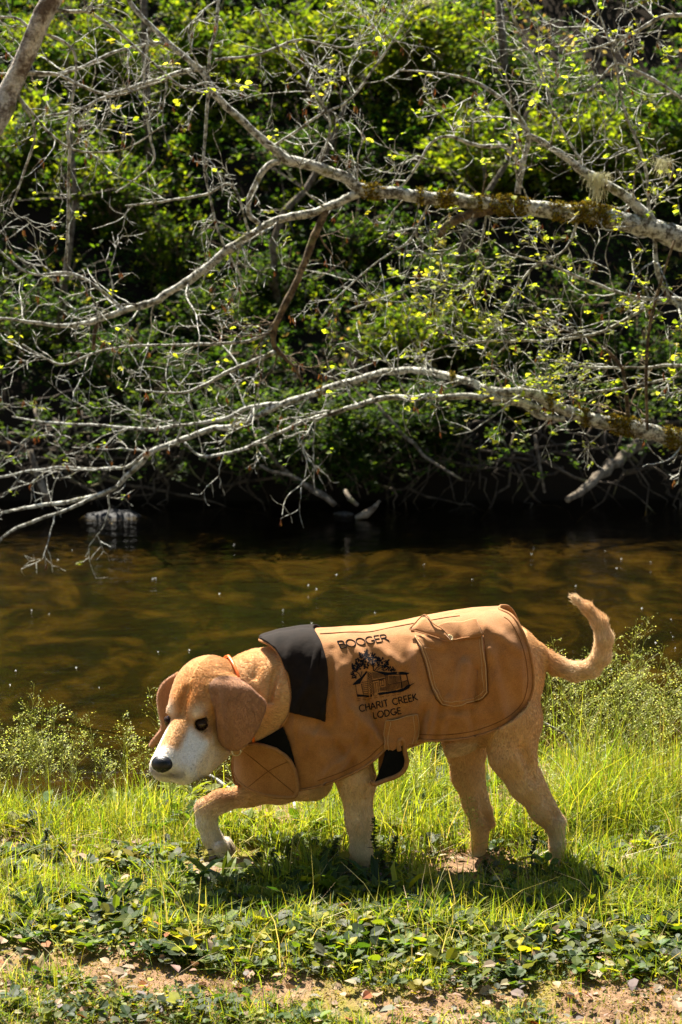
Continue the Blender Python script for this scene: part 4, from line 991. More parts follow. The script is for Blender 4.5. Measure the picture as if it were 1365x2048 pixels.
spec = [
 (60, 330, .75, 1.0, 24, .062, LG, (2, 3, 3), 'bushy green shrub behind the mottled trunk at the upper left'),
 (230, 420, .7, .9, 22, .058, LG, (2, 3, 3), 'mid green shrub on the far slope left of the long hanging twig'),
 (400, 170, .8, 1.1, 28, .066, LG, (4, 3, 2), 'yellow green shrub high on the slope, upper left of the big mossy limb'),
 (640, 150, .9, 1.1, 32, .068, LG, (4, 3, 1), 'bright yellow green shrub at the top centre of the far slope'),
 (830, 140, .85, 1.1, 30, .068, LG, (4, 3, 1), 'bright shrub at the top of the slope, right of centre'),
 (180, 130, .8, 1.0, 26, .064, LG, (3, 3, 2), 'sunlit shrub near the top edge, between the mottled trunk and the crooked limb'),
 (980, 340, .8, .9, 26, .062, LG, (3, 3, 2), 'leafy shrub directly above the middle of the mossy limb'),
 (1170, 330, .8, .9, 28, .062, LG, (4, 3, 2), 'sunlit shrub on the slope behind the hanging grey beard lichen'),
 (1330, 340, .8, 1.0, 24, .062, LG, (2, 3, 3), 'green shrub at the right edge level with the fork of the mossy limb'),
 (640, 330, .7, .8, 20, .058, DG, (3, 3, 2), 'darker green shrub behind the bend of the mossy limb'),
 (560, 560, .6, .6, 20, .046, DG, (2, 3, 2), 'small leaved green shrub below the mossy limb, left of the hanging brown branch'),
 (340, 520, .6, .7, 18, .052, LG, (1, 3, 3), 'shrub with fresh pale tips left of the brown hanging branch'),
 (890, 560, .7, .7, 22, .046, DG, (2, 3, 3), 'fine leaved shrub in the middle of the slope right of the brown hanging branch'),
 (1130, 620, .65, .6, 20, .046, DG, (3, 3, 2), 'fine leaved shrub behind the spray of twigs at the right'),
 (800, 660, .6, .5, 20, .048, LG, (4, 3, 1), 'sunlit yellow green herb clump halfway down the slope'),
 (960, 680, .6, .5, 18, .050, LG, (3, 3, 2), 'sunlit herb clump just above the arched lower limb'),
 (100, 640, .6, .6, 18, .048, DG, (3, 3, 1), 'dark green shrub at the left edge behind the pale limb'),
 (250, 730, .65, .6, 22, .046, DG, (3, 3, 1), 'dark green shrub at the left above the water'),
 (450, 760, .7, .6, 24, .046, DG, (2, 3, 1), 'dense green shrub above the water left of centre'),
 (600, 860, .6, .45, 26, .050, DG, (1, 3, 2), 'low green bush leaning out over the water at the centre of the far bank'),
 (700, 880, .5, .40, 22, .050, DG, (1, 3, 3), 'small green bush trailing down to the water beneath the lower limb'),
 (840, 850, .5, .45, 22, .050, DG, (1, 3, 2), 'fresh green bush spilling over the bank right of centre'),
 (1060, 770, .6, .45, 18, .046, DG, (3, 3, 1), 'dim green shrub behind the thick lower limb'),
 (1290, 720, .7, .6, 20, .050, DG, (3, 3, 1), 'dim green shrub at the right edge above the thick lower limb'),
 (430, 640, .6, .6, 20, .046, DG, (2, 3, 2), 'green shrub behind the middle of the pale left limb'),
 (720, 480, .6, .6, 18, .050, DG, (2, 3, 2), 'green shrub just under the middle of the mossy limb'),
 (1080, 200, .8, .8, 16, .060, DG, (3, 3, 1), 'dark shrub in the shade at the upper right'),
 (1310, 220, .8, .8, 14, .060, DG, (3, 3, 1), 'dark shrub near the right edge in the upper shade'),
]
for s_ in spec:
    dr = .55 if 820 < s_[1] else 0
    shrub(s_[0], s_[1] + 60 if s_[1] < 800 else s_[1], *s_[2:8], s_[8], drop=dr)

# saplings and stems standing on the far slope
for i, (pts, lab) in enumerate([
    ([(300, 330, 9), (296, 180, 8), (290, 60, 7), (282, -60, 6)], 'thin straight brown sapling on the slope at the upper left'),
    ([(555, 640, 8), (545, 480, 7), (640, 330, 6), (700, 190, 4)], 'bent pale sapling rising behind the middle of the mossy limb'),
    ([(1040, 250, 10), (1010, 120, 9), (1000, -40, 8)], 'dark sapling in the shade at the upper right'),
    ([(118, 700, 8), (130, 560, 7), (150, 400, 5), (140, 250, 4)], 'grey brown sapling at the left behind the pale limb'),
    ([(880, 620, 6), (930, 470, 6), (1010, 330, 5), (1075, 170, 3)], 'leaning pale sapling crossing behind the limb right of centre')]):
    b0 = hit(pts[0][0], pts[0][1]); Yb = b0[1]
    pp = np.array([np.append(P(a, c, Yb - .1 - .12 * k), r_ / ppm(Yb)) for k, (a, c, r_) in enumerate(pts)])
    q3 = smoothpoly(pp, .15); q3[:, :3] += rng.normal(0, .012, (len(q3), 3)); root = empty('sapling', b0); tag(root, lab, 'sapling')
    bag = Bag(); bag.add(*tube(q3[:, :3], q3[:, 3], 7)); idx = rng.integers(len(q3) // 3, len(q3), 26); tips = []
    for k in idx:
        e = q3[k, :3] + unit(1)[0] * [.5, .3, .4] * rng.uniform(.5, 1) + [0, 0, .1]; m_ = (q3[k, :3] + e) / 2 + rng.normal(0, .03, 3)
        t_ = smoothpoly(np.array([q3[k, :3], m_, e]), .08); bag.add(*tube(t_, np.linspace(.005, .0015, len(t_)), 4)); tips.append(t_[::2])
    bag.build('stem', M['dead'], root, b0); tips = np.concatenate(tips)
    V, T, C = whorl(0, tips, np.tile([0, 0, .3], (len(tips), 1)), .045, LG, (3, 3, 2), 3); mk('foliage', V - b0, T, M['leaf'], root, False, C)

# tangle of roots and dead twigs hanging from the undercut far bank
bag = Bag()
for i in range(150):
    x0 = rng.uniform(-3.4, 3.4); y0 = 14.5 + rng.uniform(-.25, .1); z0 = rng.uniform(-.1, .35); k = 6
    d = rng.normal(0, .5); pp = [[x0, y0 - .1, z0]]
    for j in range(k): pp.append([pp[-1][0] + d * .10 + rng.normal(0, .05), pp[-1][1] - rng.uniform(-.02, .07), pp[-1][2] - rng.uniform(.0, .13)])
    pp = smoothpoly(np.array(pp), .06); bag.add(*tube(pp, np.linspace(.010, .003, len(pp)) * rng.uniform(.5, 1.5), 5))
for i in range(26):
    x0 = rng.uniform(-3.4, 3.4); ln_ = rng.uniform(.6, 1.6); a = rng.normal(0, .5); pp = np.array([[x0, 14.35, rng.uniform(-.25, .25)]]); pp = np.concatenate([pp, pp + [[ln_ * .5 * math.cos(a), -.1, ln_ * .5 * math.sin(a) * .4 + .03]], pp + [[ln_ * math.cos(a), -.05, ln_ * math.sin(a) * .4]]])
    pp = smoothpoly(pp, .08); pp += rng.normal(0, .01, pp.shape); bag.add(*tube(pp, np.linspace(.014, .004, len(pp)), 5))
tag(bag.build('hanging_roots', M['wet']), kind='stuff')

# brush and ferns overhanging the far water's edge
n = 3600; x = rng.uniform(-3.6, 3.6, n); y = 14.45 - rng.random(n) * .75; z = .55 - (14.55 - y) * .75 * rng.random(n) - rng.random(n) ** 1.5 * .25; p = np.stack([x, y, z], -1)
qx, qy = PX(p); kk = .30 + .7 * np.exp(-((qx - 650) / 330) ** 4); kk = kk * S01(fbm(p * 2.2 + 5, 2), .33, .55) * np.clip((z + .32) / .45, .12, 1); p = p[rng.random(n) < kk]
V, T, C = whorl(0, p, np.tile([0, -.5, .2], (len(p), 1)), .045, [(.017, .033, .007), (.028, .050, .009), (.048, .070, .010)], (3, 3, 1.3), 8)
tag(mk('overhanging_brush', V, T, M['leaf'], None, False, C), kind='stuff')
# unseen trees added behind the camera to block skylight and deepen the shade
bag = Bag()
for i in range(15):
    x0 = -14 + 2.1 * i + rng.uniform(-.8, .8); y0 = rng.uniform(-7.5, -3.2) - .02 * x0 * x0 * 0; hh = rng.uniform(9, 12); b0 = np.array([x0, y0, -.05])
    tr_ = np.array([b0, b0 + [rng.normal(0, .2), rng.normal(0, .2), hh * .5], b0 + [rng.normal(0, .5), rng.normal(0, .5), hh]]); tr_ = smoothpoly(tr_, .6); bag.add(*tube(tr_, np.linspace(.20, .03, len(tr_)), 9), col=(.12, .095, .07))
    m_ = 2300; o_ = unit(m_) * (rng.random((m_, 1)) ** .33) * [2.0, 2.0, hh * .47] + b0 + [0, 0, hh * .53]; V, T, C = leaves(o_, unit(m_), unit(m_), rng.uniform(.22, .42, m_), pick(m_, [(.05, .09, .015), (.08, .13, .02)], (1, 1)), L8, 1.4); bag.add(V, None, T); bag.C[-1] = C
tag(bag.build('sky_blocking_trees', M['leaf'], None, smooth=False, usecol=True), kind='stuff')
# things lying at the far water's edge
def stick(name, pts, mat, label, cat, jit=.004, n=8, px=True, knob=True, group=None):
    """pts: (px, py, Y, radius px)"""
    pp = np.array([np.append(P(a, b_, Y), r_ / ppm(Y)) for a, b_, Y, r_ in pts]); base = pp[0, :3].copy()
    s3 = smoothpoly(pp, .03 * pts[0][2] / 5); s3[1:-1, :3] += rng.normal(0, jit, (len(s3) - 2, 3))
    bag = Bag(); bag.add(*tube(s3[:, :3], s3[:, 3], n, jitter=.12)); o = bag.build(name, mat, None, base); o.location = base
    tag(o, label, cat, group); return o, s3
o, _ = stick('fallen_branch', [(1135, 1000, 13.6, 6), (1160, 985, 13.7, 8), (1195, 955, 13.9, 10), (1235, 920, 14.1, 11), (1275, 890, 14.3, 13), (1320, 860, 14.6, 14)], M['dead'], 'mossy brown fallen branch sloping from the far bank down into the water at the right', 'branch', .01)
for pts, lab in (([(510, 870, 13.9, 3), (560, 930, 13.8, 4), (620, 975, 13.8, 6), (670, 1010, 13.7, 6)], 'thin brown branch slanting down to the waterline at the centre'),
                 ([(520, 930, 13.7, 3), (600, 965, 13.7, 4), (668, 1008, 13.6, 4)], 'thinner lower one of two crossing branches slanting to the central waterline'),
                 ([(60, 900, 13.8, 6), (75, 950, 13.8, 7), (95, 1000, 13.7, 8)], 'dark leaning stub standing in the water at the far left'),
                 ([(700, 1000, 13.5, 4), (690, 985, 13.5, 5), (715, 1010, 13.4, 4)], 'small pale twig poking from the water beside the driftwood'),
                 ([(740, 790, 13.9, 3), (790, 850, 13.8, 4), (850, 910, 13.7, 3), (925, 960, 13.6, 2)], 'bare brown twig arching over the dark water right of the central bush'),
                 ([(1070, 870, 14.0, 3), (1080, 930, 14.0, 3), (1090, 985, 13.9, 3)], 'short upright twig in front of the dark bank at the right')):
    stick('dead_branch', pts, M['dead'], lab, 'branch', .008)
def lump(name, c, r, mat, label, cat, seed=0, amp=.25):
    V, Q = uvs((0, 0, 0), r, None, 40, 24); L_ = V / np.array(r); V = V * (1 + amp * (fbm(L_ * 2.1 + seed + 20, 4) - .5))[:, None] * 1.0
    o = mk(name, V, Q, mat); o.location = c; tag(o, label, cat); return o
lump('rock', np.array([-1.58, 13.8, -.40]), (.25, .16, .085), M['rock'], 'low dark wet rock breaking the water surface near the far bank on the left', 'rock', 1, .5)
stick('driftwood', [(712, 1036, 13.6, 6), (732, 1027, 13.6, 9), (746, 1014, 13.6, 6), (760, 1001, 13.6, 2)], M['dead'], 'small pale wedge of driftwood poking from the water at the centre', 'driftwood', .006)
lump('stone', np.array([.02, 13.85, -.365]), (.07, .06, .035), M['drift'], 'brown stone at the waterline left of the driftwood', 'stone', 9, .8)

# flecks of foam and pollen drifting on the creek
n = 60; y = rng.uniform(7.2, 12.6, n); x = rng.uniform(-1, 1, n) * y * .19; V = []; T = []
for k in range(n):
    a = np.linspace(0, 6.283, 7)[:-1] + rng.random(); r_ = rng.uniform(.0015, .0038); i0 = len(V)
    V += [(x[k] + r_ * math.cos(t_) * rng.uniform(.7, 1.2), y[k] + r_ * 1.4 * math.sin(t_), WATER + .003) for t_ in a] + [(x[k], y[k], WATER + .0055)]
    T += [(i0 + j, i0 + (j + 1) % 6, i0 + 6) for j in range(6)]
tag(mk('foam_flecks', np.array(V), np.array(T), plain('foam', (.6, .6, .55), .5, .4)), kind='stuff')
# ---- overhanging tree with mossy limbs
YB = 8.0
def wig(pts): return pts
tb = np.array([2.55, 6.15, -.08]); tree = empty('overhanging_tree', tb)
tag(tree, 'nearly bare tree with pale lichened mossy limbs reaching across the creek from the right', 'tree')
class Grow:
    def __init__(s): s.bag = Bag(); s.lv = []; s.cat = []
def twig(G_, px, py, Y, ang, ln_, r, depth, leafy):
    n_ = max(3, int(ln_ / 11)); pts = [(px, py, Y)]; dY = rng.normal(0, .02); rs_ = []; a = ang; curl = rng.normal(0, .05)
    for i in range(n_):
        a += rng.normal(0, .21) + curl; st_ = ln_ / n_ * rng.uniform(.75, 1.25)
        px += math.cos(a) * st_; py += math.sin(a) * st_ ; Y += dY + rng.normal(0, .008); pts.append((px, py, Y))
    pts = np.array(pts); W_ = P(pts[:, 0], pts[:, 1], pts[:, 2]); rr_ = np.linspace(r, max(.55, r * .35), len(W_)) / ppm(Y)
    G_.bag.add(*tube(W_, rr_, 4 if r < 2.2 else 5, False))
    if depth > 0:
        for k in range(rng.integers(2, 5) if depth > 1 else rng.integers(1, 4)):
            j = rng.integers(1, len(pts)); s_ = rng.choice([-1, 1]); jj = min(j, len(pts) - 1)
            aa = math.atan2(pts[jj][1] - pts[jj - 1][1], pts[jj][0] - pts[jj - 1][0]) + s_ * rng.uniform(.4, 1.15)
            twig(G_, *pts[j], aa, ln_ * rng.uniform(.3, .62), max(.7, r * .62), depth - 1, leafy)
    if rng.random() < leafy: G_.lv.append(W_[-1]); 
    if rng.random() < leafy * .7: G_.lv.append(W_[len(W_) // 2])
    if rng.random() < .07: G_.cat.append(W_[rng.integers(1, len(W_))])
def leafy_at(px, py):
    v = .025
    if px > 860 and 400 < py < 880: v = .26
    if px < 700 and py < 300: v = .07
    if px > 860 and py < 300: v = .08
    return v
def limbobj(root, base, pts, dens, r_scale=1.0, depth=2, mat='bark', name='limb', bias=None, tl=(50, 150), n=9, Y=YB, knot=.05):
    pts = [(*p, Y) if len(p) == 3 else p for p in pts]                      # px, py, r, Y
    s3 = smoothpoly(np.array([(a, b_, r_, y_) for a, b_, r_, y_ in pts]), 9)
    nzz = np.stack([s3[:, 0] / 37, s3[:, 1] / 37, 0 * s3[:, 0] + 3.1], -1)
    s3[:, 1] += (fbm(nzz * 1.3, 3) - .5) * np.minimum(10, 2 + s3[:, 2]) ; s3[:, 2] *= 1 + .22 * (fbm(nzz * 2.7 + 5, 2) - .5) * 2
    G_ = Grow(); W_ = P(s3[:, 0], s3[:, 1], s3[:, 3]); rr_ = s3[:, 2] / (F / s3[:, 3]) * r_scale * .84
    G_.bag.add(*tube(W_, rr_, n, jitter=knot))
    L_ = np.linalg.norm(np.diff(s3[:, :2], axis=0), axis=1).sum(); nt_ = int(L_ / 100 * dens * .62)
    for k in range(nt_):
        j = int(rng.integers(2, len(s3))) if len(s3) > 3 else 1; x_, y_, r_, Y_ = s3[j]
        if x_ > 1420 or x_ < -60 or y_ < -60: continue
        ta = math.atan2(s3[j][1] - s3[j - 1][1], s3[j][0] - s3[j - 1][0]); s_ = rng.choice([-1, 1])
        twig(G_, x_, y_, Y_, ta + s_ * rng.uniform(.35, 1.2), rng.uniform(*tl), min(max(1.0, r_ * .40), 2.2), depth, leafy_at(x_, y_))
    o = G_.bag.build(name, M[mat], root, base)
    if G_.lv:
        lv = np.array(G_.lv); V, T, C = whorl(0, lv, np.tile([0, 0, -.2], (len(lv), 1)), .024, [(.20, .23, .02), (.14, .18, .015), (.26, .27, .04)], (3, 3, 1), 3, LR if False else L8, .3, 1.5)
        if G_.cat:
            ct = np.array(G_.cat); nC = len(ct) * 4; V2, T2, C2 = leaves(np.repeat(ct, 4, 0) + rng.normal(0, .003, (nC, 3)), np.array([0, 0, -1.]) + rng.normal(0, .2, (nC, 3)), unit(nC), rng.uniform(.02, .035, nC), rcol(nC, (.045, .018, .012)), L4, .5)
            T = np.concatenate([T, T2 + len(V)]); V = np.concatenate([V, V2]); C = np.concatenate([C, C2])
        mk('foliage', V - base, T, M['leaf'], o, False, C)
    return o, s3
M['catkin'] = plain('catkin', (.10, .035, .02), .8, .2)
trunkpts = np.array([[2.55, 6.15, -.08, .16], [2.3, 6.7, .35, .14], [2.1, 7.2, .8, .125], [1.98, 7.6, 1.45, .11], [1.95, 7.9, 2.3, .09], [2.05, 8.2, 3.4, .07], [2.2, 8.5, 4.6, .04]])
s3 = smoothpoly(trunkpts, .08); bag = Bag(); bag.add(*tube(s3[:, :3], s3[:, 3], 14, jitter=.06)); bag.build('trunk', M['bark'], tree, tb)
LIMB1 = [(1680, 540, 38, 7.65), (1500, 522, 33, 7.9), (1420, 500, 31), (1365, 478, 29), (1300, 455, 25), (1200, 432, 21), (1100, 420, 19), (1000, 410, 17), (900, 398, 16), (800, 388, 15), (745, 383, 14), (715, 376, 14), (690, 355, 14), (640, 335, 13), (590, 325, 13), (565, 312, 12), (540, 292, 11), (500, 258, 9), (462, 222, 9), (430, 190, 8), (410, 150, 8), (375, 118, 7), (340, 88, 7), (300, 50, 6), (262, 5, 6), (230, -60, 5)]
l1, s1 = limbobj(tree, tb, LIMB1, 2.6)
A = lambda pts, dens, parent=tree, **k: limbobj(parent, tb, pts, dens, **k)
A([(720, 385, 11), (690, 398, 10), (650, 418, 10), (600, 430, 10), (540, 447, 10), (500, 472, 10), (450, 505, 10), (400, 545, 10), (350, 580, 9), (300, 606, 9), (250, 622, 8), (180, 645, 7), (100, 650, 5), (50, 642, 4), (0, 636, 3), (-50, 628, 2)], 3.2)
A([(562, 322, 8), (545, 328, 8), (525, 345, 8), (512, 370, 7), (500, 395, 7), (498, 428, 6), (520, 445, 6)], 1.5)
A([(655, 415, 9), (630, 470, 9), (612, 520, 9), (595, 560, 8), (570, 610, 8), (552, 650, 8), (548, 688, 7), (570, 715, 5), (590, 735, 4), (605, 765, 3)], 3.0, mat='barkbrown')
A([(552, 702, 6), (520, 718, 6), (500, 727, 6), (450, 748, 5), (400, 775, 4), (350, 786, 3), (272, 780, 2)], 4.0)
A([(552, 655, 5), (500, 680, 4), (420, 688, 4), (330, 690, 3), (215, 698, 3), (130, 728, 3), (80, 710, 2), (45, 688, 2)], 4.0)
A([(1035, 405, 17), (1000, 412, 16), (960, 425, 13), (915, 438, 11), (890, 455, 9), (878, 475, 6)], 1.5, mat='barkbrown')
A([(1320, 462, 16), (1290, 430, 14), (1262, 402, 12), (1240, 385, 11), (1200, 360, 11), (1150, 330, 10), (1110, 300, 8), (1080, 280, 7), (1048, 268, 6)], 2.5)
A([(1035, 388, 8), (1045, 330, 7), (1058, 275, 6), (1040, 235, 5), (1000, 195, 5), (950, 165, 4), (900, 150, 3), (800, 140, 2)], 3.5)
A([(1040, 330, 5), (1010, 295, 5), (960, 292, 5), (895, 272, 4), (860, 290, 3), (830, 340, 3), (790, 390, 3)], 2.5)
A([(1180, 350, 3), (1120, 250, 3), (1085, 150, 3), (1040, 60, 3), (1000, -20, 3)], 4)
A([(1370, 30, 5), (1320, 35, 5), (1270, 65, 4), (1210, 90, 3), (1130, 110, 2)], 6)
A([(1400, 220, 5), (1340, 180, 4), (1280, 145, 4), (1230, 130, 3), (1180, 180, 3), (1110, 190, 2)], 6)
A([(1300, 445, 4), (1290, 330, 4), (1250, 220, 3), (1225, 100, 3), (1180, -20, 2)], 5)
A([(440, -30, 4), (432, 60, 4), (420, 110, 4), (417, 180, 4), (412, 260, 4), (408, 330, 3), (422, 400, 3), (440, 470, 3), (485, 560, 2)], 2.6)
A([(300, 50, 5), (290, 130, 3), (290, 200, 3), (300, 270, 3), (308, 322, 3), (270, 360, 2), (232, 385, 2)], 2.0)
A([(500, 470, 3), (465, 370, 3), (415, 388, 3), (350, 400, 3), (250, 412, 2)], 3.0)
A([(412, 138, 6), (370, 145, 6), (330, 155, 5), (280, 170, 5), (240, 182, 5), (200, 200, 4), (150, 220, 3), (75, 235, 2)], 3.5)
A([(330, 85, 5), (280, 92, 4), (230, 105, 4), (150, 140, 4), (100, 150, 3), (0, 146, 3), (-40, 140, 2)], 4.0)
A([(545, 295, 4), (640, 230, 3), (700, 200, 3), (760, 120, 3), (800, 60, 2), (840, -20, 2)], 5)
A([(430, 120, 4), (520, 108, 3), (600, 80, 3), (690, 95, 2), (780, 70, 2)], 5)
A([(640, 335, 3), (660, 240, 3), (610, 160, 3), (560, 100, 2), (520, 20, 2)], 4.5)
A([(1420, 640, 8, 7.9), (1365, 600, 6), (1300, 598, 5), (1230, 582, 4), (1160, 556, 4), (1100, 530, 3), (1020, 508, 2)], 6.0)
A([(1310, 450, 5), (1312, 520, 6), (1320, 560, 6), (1345, 600, 6), (1400, 640, 6)], 4.0)
A([(1420, 620, 5), (1330, 605, 4), (1270, 628, 4), (1200, 665, 4), (1100, 680, 3), (1000, 682, 3), (900, 690, 2), (830, 720, 2)], 5.0)
A([(1420, 740, 4), (1340, 730, 4), (1280, 735, 3), (1180, 735, 3), (1110, 722, 2)], 6.0)
A([(1420, 750, 4), (1350, 755, 3), (1250, 775, 3), (1150, 785, 3), (1060, 770, 2)], 6.0)
A([(1258, 850, 6), (1252, 780, 5), (1240, 730, 4), (1190, 682, 3), (1130, 660, 2)], 3.5, mat='barkbrown')
A([(980, 400, 3), (940, 560, 3), (860, 560, 2), (780, 590, 2), (700, 620, 2)], 5)
A([(1160, 430, 4), (1130, 500, 3), (1060, 540, 3), (1000, 640, 3), (960, 720, 2)], 5)
A([(860, 400, 3), (820, 480, 3), (760, 520, 2), (680, 590, 2), (640, 640, 2)], 5)
A([(200, 640, 6), (190, 665, 5), (187, 700, 5)], 1, mat='barkbrown')
A([(250, 622, 4), (190, 570, 4), (140, 546, 4), (70, 548, 3), (30, 528, 3), (-20, 480, 2)], 4)
LIMB3 = [(1790, 985, 30, 7.3), (1600, 945, 27, 7.7), (1420, 900, 23), (1365, 882, 21), (1300, 864, 20), (1250, 852, 19), (1200, 842, 17), (1150, 828, 15), (1110, 812, 13), (1075, 790, 13), (1040, 783, 12), (1000, 783, 10), (950, 768, 10), (900, 755, 9), (850, 744, 9), (800, 742, 9), (740, 752, 8), (680, 770, 8), (620, 790, 8), (570, 807, 8), (520, 830, 7), (470, 850, 7), (400, 865, 7), (350, 885, 7), (300, 905, 7), (285, 925, 7), (250, 955, 6), (230, 975, 5), (200, 990, 5), (130, 1005, 5), (60, 1015, 4), (0, 1028, 3), (-50, 1040, 2)]
LIMB3 = [(a[0], a[1], a[2], (a[3] if len(a) > 3 else 8.0 + max(0, (1000 - a[0])) / 1000 * 1.6)) for a in LIMB3]
l3, s3_ = limbobj(tree, tb, LIMB3, 2.0)
A([(1080, 818, 10), (1040, 800, 9), (1000, 798, 9), (950, 795, 8), (880, 795, 8), (800, 795, 7, 8.2), (760, 800, 7, 8.2), (700, 815, 6, 8.3), (650, 830, 5, 8.3), (600, 845, 5, 8.4), (560, 865, 5, 8.5), (520, 885, 5, 8.5), (480, 900, 4, 8.6), (440, 910, 4, 8.7), (400, 912, 3, 8.8), (370, 885, 3, 8.8)], 2.2)
A([(1130, 838, 9), (1080, 832, 8), (1040, 806, 7), (985, 810, 4)], .5)
A([(560, 808, 6, 8.7), (500, 815, 5, 8.8), (440, 840, 5, 8.8), (360, 850, 4, 8.9), (300, 858, 4, 9), (200, 850, 3, 9.1), (100, 846, 3, 9.2), (25, 834, 2, 9.3)], 4.5)
A([(290, 905, 4, 9.1), (250, 935, 4, 9.2), (180, 937, 4, 9.3), (100, 936, 3, 9.4), (0, 955, 3, 9.5), (-50, 965, 2, 9.5)], 2.5)
A([(235, 972, 5, 9.2), (130, 1022, 4, 9.3), (60, 1045, 4, 9.4), (20, 1065, 3, 9.5), (-20, 1095, 3, 9.6)], 1.5)
A([(355, 880, 3, 9), (362, 850, 3, 9), (330, 858, 3, 9), (310, 845, 3, 9), (296, 822, 2, 9)], 1)
A([(1295, 860, 4, 7.9), (1293, 740, 4, 7.9), (1302, 640, 4, 7.9), (1330, 540, 3, 7.9), (1350, 480, 3, 7.9)], 1.5, mat='barkbrown')
# moss cushions on the upper sides of the limbs, and hanging beard lichen
bag = Bag(); spots = []
for s_, lst in ((s1, [(745, 16), (885, 10), (900, 8), (1000, 18), (1030, 26), (1115, 12), (1160, 22), (1190, 24), (1210, 14), (840, 6), (960, 8)]), (s3_, [(1255, 20), (1230, 10), (1170, 8), (1340, 10), (1360, 18), (640, 4), (470, 6), (905, 4), (1100, 6)])):
    for cx_0, wd in lst:
        for _ in range(int(wd * 13)):
            xx = cx_0 + rng.normal(0, wd * .6); j = np.argmin(abs(s_[:, 0] - xx)); a = rng.uniform(0, 6.283); rr_ = s_[j, 2]
            spots.append(P(xx, s_[j, 1] + math.sin(a) * rr_, s_[j, 3] - math.cos(a) * rr_ / 500))
spots = np.array(spots); nS = len(spots) * 4; o_ = np.repeat(spots, 4, 0)
V, T, C = leaves(o_, unit(nS) + [0, 0, .3], unit(nS), rng.uniform(.006, .017, nS), pick(nS, [(.20, .16, .02), (.12, .085, .015), (.30, .24, .03), (.06, .045, .012)], (3, 3, 1, 2)), L4)
mk('moss', V - tb, T, M['moss'], tree, False, C)
M['beard'] = plain('beard_lichen', (.52, .50, .30), .9, .1)
for (cx_0, cy0, wd, ln_, cnt) in ((1195, 348, 26, 62, 170), (1325, 318, 24, 45, 90), (850, 0, 26, 10, 60)):
    bag = Bag()
    for _ in range(cnt):
        x_ = cx_0 + rng.normal(0, wd * .45); l_ = ln_ * rng.uniform(.25, 1.05) * math.exp(-((x_ - cx_0) / wd) ** 2 * 1.4); Y_ = 7.98 + rng.normal(0, .02); t = np.linspace(0, 1, 7)
        pp = P(x_ + np.cumsum(rng.normal(0, 1.6, 7)) + rng.normal(0, 6) * t, cy0 + rng.normal(0, 3) + t * l_ + rng.normal(0, 1.2, 7), Y_ + np.cumsum(rng.normal(0, .003, 7))); bag.add(*tube(pp, .0009, 3, False))
    bag.build('beard_lichen', M['beard'], tree, tb)

# ---- leaning mottled tree at the upper left
tb2 = np.array([-2.7, 6.1, -.08]); tree2 = empty('leaning_tree', tb2); tag(tree2, 'grey and brown mottled trunk leaning across the upper left corner', 'tree')
up2 = [np.append(P(a, b_, y_), r_ / ppm(y_)) for a, b_, r_, y_ in ((-20, 262, 22, 7.45), (15, 190, 21, 7.5), (40, 140, 19, 7.5), (62, 88, 19, 7.5), (85, 30, 20, 7.5), (120, -30, 19, 7.5), (200, -180, 16, 7.6), (300, -420, 12, 7.8), (380, -700, 6, 8.0))]
s4 = smoothpoly(np.array([[-2.7, 6.1, -.08, .10], [-2.4, 6.6, .6, .07], [-1.75, 7.25, 1.35, .05]] + [list(u_) for u_ in up2]), .05); bag = Bag(); bag.add(*tube(s4[:, :3], s4[:, 3], 14, jitter=.06)); bag.build('trunk', M['mottled'], tree2, tb2)
for pts, dn in (([(100, 22, 5), (170, 24, 4), (220, 50, 4), (250, 75, 3), (300, 120, 3), (360, 170, 3), (415, 188, 2)], 4), ([(45, 145, 5), (110, 148, 4), (170, 175, 4), (230, 190, 3), (330, 160, 2)], 4), ([(70, 70, 4), (40, 40, 3), (-20, 30, 2)], 4), ([(30, 180, 4), (70, 260, 3), (50, 340, 3), (20, 420, 2)], 3.5), ([(135, 262, 4), (140, 300, 4), (138, 350, 4), (137, 430, 4), (133, 525, 3)], 1.5), ([(75, 60, 4), (150, 110, 3), (135, 265, 3)], 2.5), ([(30, 185, 3), (130, 290, 3), (240, 300, 2), (330, 250, 2)], 3)):
    limbobj(tree2, tb2, pts, dn, Y=7.5)

